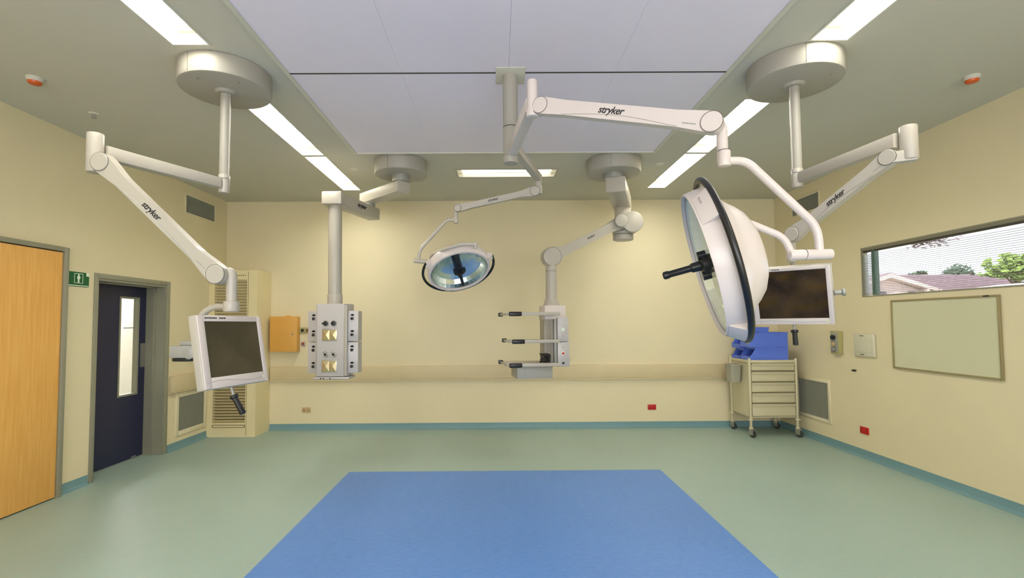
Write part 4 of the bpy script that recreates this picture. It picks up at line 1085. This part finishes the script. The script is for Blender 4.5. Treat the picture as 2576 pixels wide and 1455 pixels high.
# ---------------------------------------------------------------- right equipment pendant
def right_pendant():
    t = thing('equipment_pendant', 'cream ceiling pendant with sprung arm and three shelves, right of centre', 'ceiling pendant', (1.35, 5.6, HC))
    pod(t, 1.35, 5.6, .31, .165)
    b = new(); cyl(b, (1.35, 5.6, HC-.165), (1.35, 5.6, 3.25), .125, n=36); obj('bearing', b, M_GREYM, t)
    bar(t, (1.345, 5.50, 3.165), (1.66, 6.42, 3.165), .17, .17, .225, M_WHITE, 'upper_arm')
    b = new(); cyl(b, (1.64, 6.34, 3.08), (1.64, 6.34, 2.72), .105, n=36); cyl(b, (1.64, 6.34, 2.775), (1.64, 6.34, 2.735), .135, n=36, bev=.006); cyl(b, (1.64, 6.34, 2.73), (1.64, 6.34, 2.66), .13, n=36, bev=.012); obj('swivel_housing', b, M_WHITE, t)
    b = new(); cyl(b, (1.72, 6.14, 2.868), (1.72, 6.40, 2.868), .135, n=48, bev=.012); h = obj('lift_drum', b, M_WHITE, t)
    b = new(); cyl(b, (1.555, 6.06, 2.868), (1.555, 6.2, 2.868), .082, n=40, bev=.01); obj('drum_cap', b, M_WHITE, h)
    spring_arm(t, (1.56, 6.20, 2.858), (.655, 6.0, 2.40), .078, .117, .058, .12, M_WHITE, name='sprung_arm', txt='stryker', txt_size=.04, txt_pos=.55, swoosh=False)
    b = new(); cyl(b, (.655, 6.0, 2.40), (.655, 6.0, 1.86), .066, .071, n=36); cyl(b, (.655, 6.0, 1.88), (.655, 6.0, 1.80), .08, .10, n=36); c = obj('column', b, M_WHITE, t)
    b = new(); ringtorus(b, (.655, 6.0, 2.225), (0, 0, 1), .068, .002, 36, 6); obj('column_seam', b, M_SEAM, c)
    R = Matrix.Translation((.66, 6.0, 0)) @ Matrix.Rotation(math.radians(9), 4, 'Z')
    b = new(); box(b, -.125, .135, -.13, .16, 1.63, 1.80, R, bev=.008); obj('head_cap', b, M_LAMPW, t)
    b = new(); box(b, -.12, .02, -.09, .14, 1.07, 1.64, R, bev=.004); hd = obj('service_head', b, M_WHITE, t)
    b = new(); box(b, .02, .155, -.17, .14, 1.365, 1.655, R, bev=.006); p1 = obj('outlet_panel', b, M_HEAD, t)
    b = new(); box(b, .02, .165, -.17, .14, 1.065, 1.36, R, bev=.006); p2 = obj('outlet_panel', b, M_HEAD, t)
    for (zz, p, mm) in ((1.51, p1, M_WHITEP), (1.43, p1, M_GREYM), (1.30, p2, M_GREYM), (1.225, p2, M_RED), (1.11, p2, M_BLACK)):
        b = new(); cyl(b, R @ V((.085, -.178, zz)), R @ V((.085, -.168, zz)), .014 if mm is not M_GREYM else .008, n=20); q = obj('outlet', b, mm, p)
        if mm in (M_RED, M_WHITEP):
            b = new(); ringtorus(b, R @ V((.085, -.172, zz)), R.to_3x3() @ V((0, 1, 0)), .018, .004, 24, 6); obj('outlet_ring', b, M_WHITEP, q)
    b = new()
    for xx in (-.10, -.075, -.05): cyl(b, R @ V((xx, -.10, 1.1)), R @ V((xx, -.10, 1.62)), .006, n=8)
    obj('cable_rail', b, M_STEEL, hd)
    b = new(); cyl(b, R @ V((.165, -.05, 1.135)), R @ V((.20, -.05, 1.135)), .012, n=14); cyl(b, R @ V((.20, -.05, 1.12)), R @ V((.20, -.05, 1.155)), .012, n=14); obj('side_hook', b, M_WHITE, t)
    b = new(); box(b, -.015, .018, -.15, -.09, 1.08, 1.64, R, bev=.004); obj('guide_channel', b, M_GREYM, hd)
    def shelf(z, x0, yn, yf, th=.018):
        b = new(); box(b, x0, -.0 if th < .02 else .0, yn, yf, z-th/2, z+th/2, R, bev=.004); s = obj('shelf', b, M_LAMPW, t)
        b = new(); box(b, x0+.12, .01, yn-.022, yn-.004, z-.019, z+.021, R, bev=.004); box(b, x0-.02, x0-.004, yn, yf, z-.013, z+.013, R, bev=.003); obj('edge_rail', b, M_WHITE, s)
        b = new(); box(b, x0+.005, x0+.155, yn-.034, yn-.004, z-.026, z+.026, R, bev=.012, segs=3); obj('shelf_grip', b, M_BLACK, s)
        b = new(); box(b, x0-.035, x0+.02, yf-.06, yf+.0, z-.024, z+.024, R, bev=.008); obj('corner_bumper', b, M_BLACK, s)
        return s
    shelf(1.695, -.60, -.30, .24); shelf(1.375, -.56, -.27, .21); shelf(1.105, -.60, -.30, .24)
    b = new(); box(b, -.48, -.05, -.19, .18, .935, 1.075, R, bev=.006); dr = obj('drawer_box', b, mat('drawer_grey', (166, 164, 152), .45), t)
    b = new(); box(b, -.395, -.055, -.196, -.19, .95, 1.06, R, bev=.003); obj('drawer_front', b, mat('drawer_grey', (166, 164, 152), .45), dr)
    # coiled black cable on the bottom shelf
    b = new(); rnd = random.Random(3); pts = []
    for i in range(46):
        a = i*.62; rr = .045+.012*math.sin(i*1.7); pts.append(R @ V((-.13+rr*1.2*math.cos(a), -.15+rr*math.sin(a), 1.122+.0022*i+.004*math.sin(i*2.1))))
    tube(b, pts, .0075, 8)
    tag(obj('coiled_cable', b, M_BLACK, loc=R @ V((-.13, -.15, 1.114))), 'coiled black cable lying on the bottom shelf of the right pendant', 'cable')
right_pendant()

# ---------------------------------------------------------------- drawer cart with bins
CX0, CX1, CY0, CY1 = 3.46, 4.10, 6.76, 7.30
def cart():
    t = thing('drawer_cart', 'pale metal drawer cart on castors in the back right corner', 'cart', ((CX0+CX1)/2, (CY0+CY1)/2, 0))
    zt = 1.05
    for (x, y) in ((CX0, CY0), (CX1, CY0), (CX0, CY1), (CX1, CY1)):
        b = new(); cyl(b, (x, y, .13), (x, y, zt+.03), .017, n=18, bev=.003); cyl(b, (x, y, .235), (x, y, .255), .036, n=20); cyl(b, (x, y, .115), (x, y, .14), .026, n=18); obj('corner_post', b, M_CART, t)
        b = new(); a = .5
        for s in (-1, 1): box(b, -.004, .004, -.03, .03, -.05, .035, Matrix.Translation((x+.0, y, .085)) @ Matrix.Rotation(a, 4, 'Z') @ Matrix.Translation((s*.018, -.008, 0)), bev=.002)
        box(b, -.022, .022, -.025, .02, .028, .036, Matrix.Translation((x, y, .085)) @ Matrix.Rotation(a, 4, 'Z'))
        fk = obj('castor_fork', b, M_STEEL, t)
        b = new(); d = V((math.cos(a), math.sin(a), 0)); c = V((x+.012, y-.018, .047)); lathe(b, [(0, -.012), (.03, -.012), (.046, -.009), (.0465, .009), (.03, .012), (0, .012)], axis_m(c, d), 28); obj('castor_wheel', b, M_RUB, fk)
    b = new()
    box(b, CX0+.004, CX0+.010, CY0+.018, CY1-.018, .27, zt-.03); box(b, CX1-.010, CX1-.004, CY0+.018, CY1-.018, .27, zt-.03)
    box(b, CX0+.004, CX1-.004, CY1-.022, CY1-.016, .27, zt-.03); box(b, CX0+.018, CX1-.018, CY0+.012, CY1-.02, .265, .28)
    obj('cabinet_body', b, M_CART, t)
    b = new(); box(b, CX0+.018, CX1-.018, CY0+.02, CY0+.03, .28, zt-.03); obj('drawer_gaps', b, M_CARTD, t)
    zz = [(.915, 1.005), (.765, .885), (.62, .74), (.475, .595), (.29, .448)]
    for (a, c) in zz:
        b = new(); box(b, CX0+.024, CX1-.024, CY0-.004, CY0+.024, a, c, bev=.003); d = obj('drawer', b, M_CART, t)
        b = new(); box(b, CX0+.024, CX1-.024, CY0-.024, CY0-.004, c-.006, c+.006, bev=.003); box(b, CX0+.03, CX1-.03, CY0-.022, CY0-.018, c-.016, c-.006); obj('drawer_pull', b, M_CART, d)
    b = new(); box(b, CX0, CX1, CY0, CY1, zt-.03, zt-.018); 
    for (a, c, e, g) in ((CX0, CX1, CY0-.008, CY0+.0), (CX0, CX1, CY1, CY1+.008), (CX0-.008, CX0, CY0, CY1), (CX1, CX1+.008, CY0, CY1)):
        box(b, a, c, e, g, zt-.032, zt+.006, bev=.002)
    obj('top_tray', b, M_CART, t)
    return zt-.018
ZT = cart()
def bin_proto(x0, x1, y0, y1, z0, z1, label, group):
    """open-fronted stacking bin, mouth towards -X"""
    t = thing('storage_bin', label, 'storage bin', ((x0+x1)/2, (y0+y1)/2, z0), group)
    w = .006; L = x1-x0
    side = [(x0, z0), (x1, z0), (x1, z1), (x0+L*.17, z1), (x0+L*.06, z0+(z1-z0)*.5), (x0, z0+(z1-z0)*.38)]
    m = lambda y: frame_m((0, y, 0), (1, 0, 0), (0, 0, 1), (0, -1, 0))
    b = new(); prism(b, side, -w, 0, m(y0)); prism(b, side, 0, w, m(y1))
    box(b, x1-w, x1, y0+w, y1-w, z0, z1); box(b, x0, x0+w, y0+w, y1-w, z0, z0+(z1-z0)*.38); box(b, x0+w, x1-w, y0+w, y1-w, z0, z0+w)
    obj('bin_body', b, M_BLUE, t)
    b = new(); box(b, x0+L*.17, x1+.006, y0-.006, y0+.0, z1-.018, z1-.002); box(b, x0+L*.17, x1+.006, y1, y1+.006, z1-.018, z1-.002); box(b, x1, x1+.006, y0, y1, z1-.018, z1-.002)
    box(b, x0+L*.16, x0+L*.16+.01, y0+w, y1-w, z1-.03, z1-.002)
    obj('bin_rim', b, M_BLUE, t)
    return t
bin_proto(3.475, 4.01, 6.775, 7.03, ZT+.001, ZT+.196, 'blue storage bin standing on the cart, under the other blue bin', 'blue bins on the cart')
bin_proto(3.475, 4.01, 6.775, 7.03, ZT+.198, ZT+.405, 'blue storage bin stacked on the front lower blue bin, label side to the camera', 'blue bins on the cart')
bin_proto(3.475, 3.90, 7.055, 7.285, ZT+.001, ZT+.17, 'blue storage bin standing at the back of the cart, lowest of the rear stack', 'blue bins on the cart')
bin_proto(3.475, 3.90, 7.055, 7.285, ZT+.172, ZT+.34, 'blue storage bin in the rear stack, second from the cart top', 'blue bins on the cart')
bin_proto(3.50, 3.78, 6.83, 7.0, ZT+.407, ZT+.475, 'small shallow blue bin lying on top of the front stack', 'blue bins on the cart')
def side_bin():
    x0, x1, y0, y1, z0, z1 = 3.285, 3.448, 6.93, 7.14, .73, .98
    t = thing('waste_bin', 'small grey translucent bin hanging on the left side of the cart', 'bin', ((x0+x1)/2, (y0+y1)/2, z0))
    b = new(); cx, cy = (x0+x1)/2, (y0+y1)/2; hx, hy = (x1-x0)/2, (y1-y0)/2
    R = []
    for (z, s, inn) in ((z0, .82, 0), (z1, 1., 0), (z1, .95, 1), (z0+.008, .78, 1)):
        ring = []
        for k in range(32):
            a = 2*math.pi*k/32; ca, sa = math.cos(a), math.sin(a)
            ring.append(b.verts.new((cx+hx*s*math.copysign(abs(ca)**.4, ca), cy+hy*s*math.copysign(abs(sa)**.4, sa), z)))
        R.append(ring)
    for A, B in zip(R, R[1:]):
        for k in range(32): b.faces.new((A[k], A[(k+1) % 32], B[(k+1) % 32], B[k]))
    b.faces.new(R[0][::-1]); b.faces.new(R[-1]); obj('bin_body', b, M_TRANS, t)
    b = new()
    R = [[b.verts.new((cx+(hx+o)*math.copysign(abs(math.cos(2*math.pi*k/32))**.4, math.cos(2*math.pi*k/32)), cy+(hy+o)*math.copysign(abs(math.sin(2*math.pi*k/32))**.4, math.sin(2*math.pi*k/32)), z)) for k in range(32)] for (o, z) in ((0, z1-.02), (.006, z1-.018), (.006, z1+.002), (-.004, z1+.002), (-.004, z1-.02))]
    for A, B in zip(R, R[1:]+R[:1]):
        for k in range(32): b.faces.new((A[k], A[(k+1) % 32], B[(k+1) % 32], B[k]))
    obj('bin_rim', b, M_TRANS, t)
side_bin()
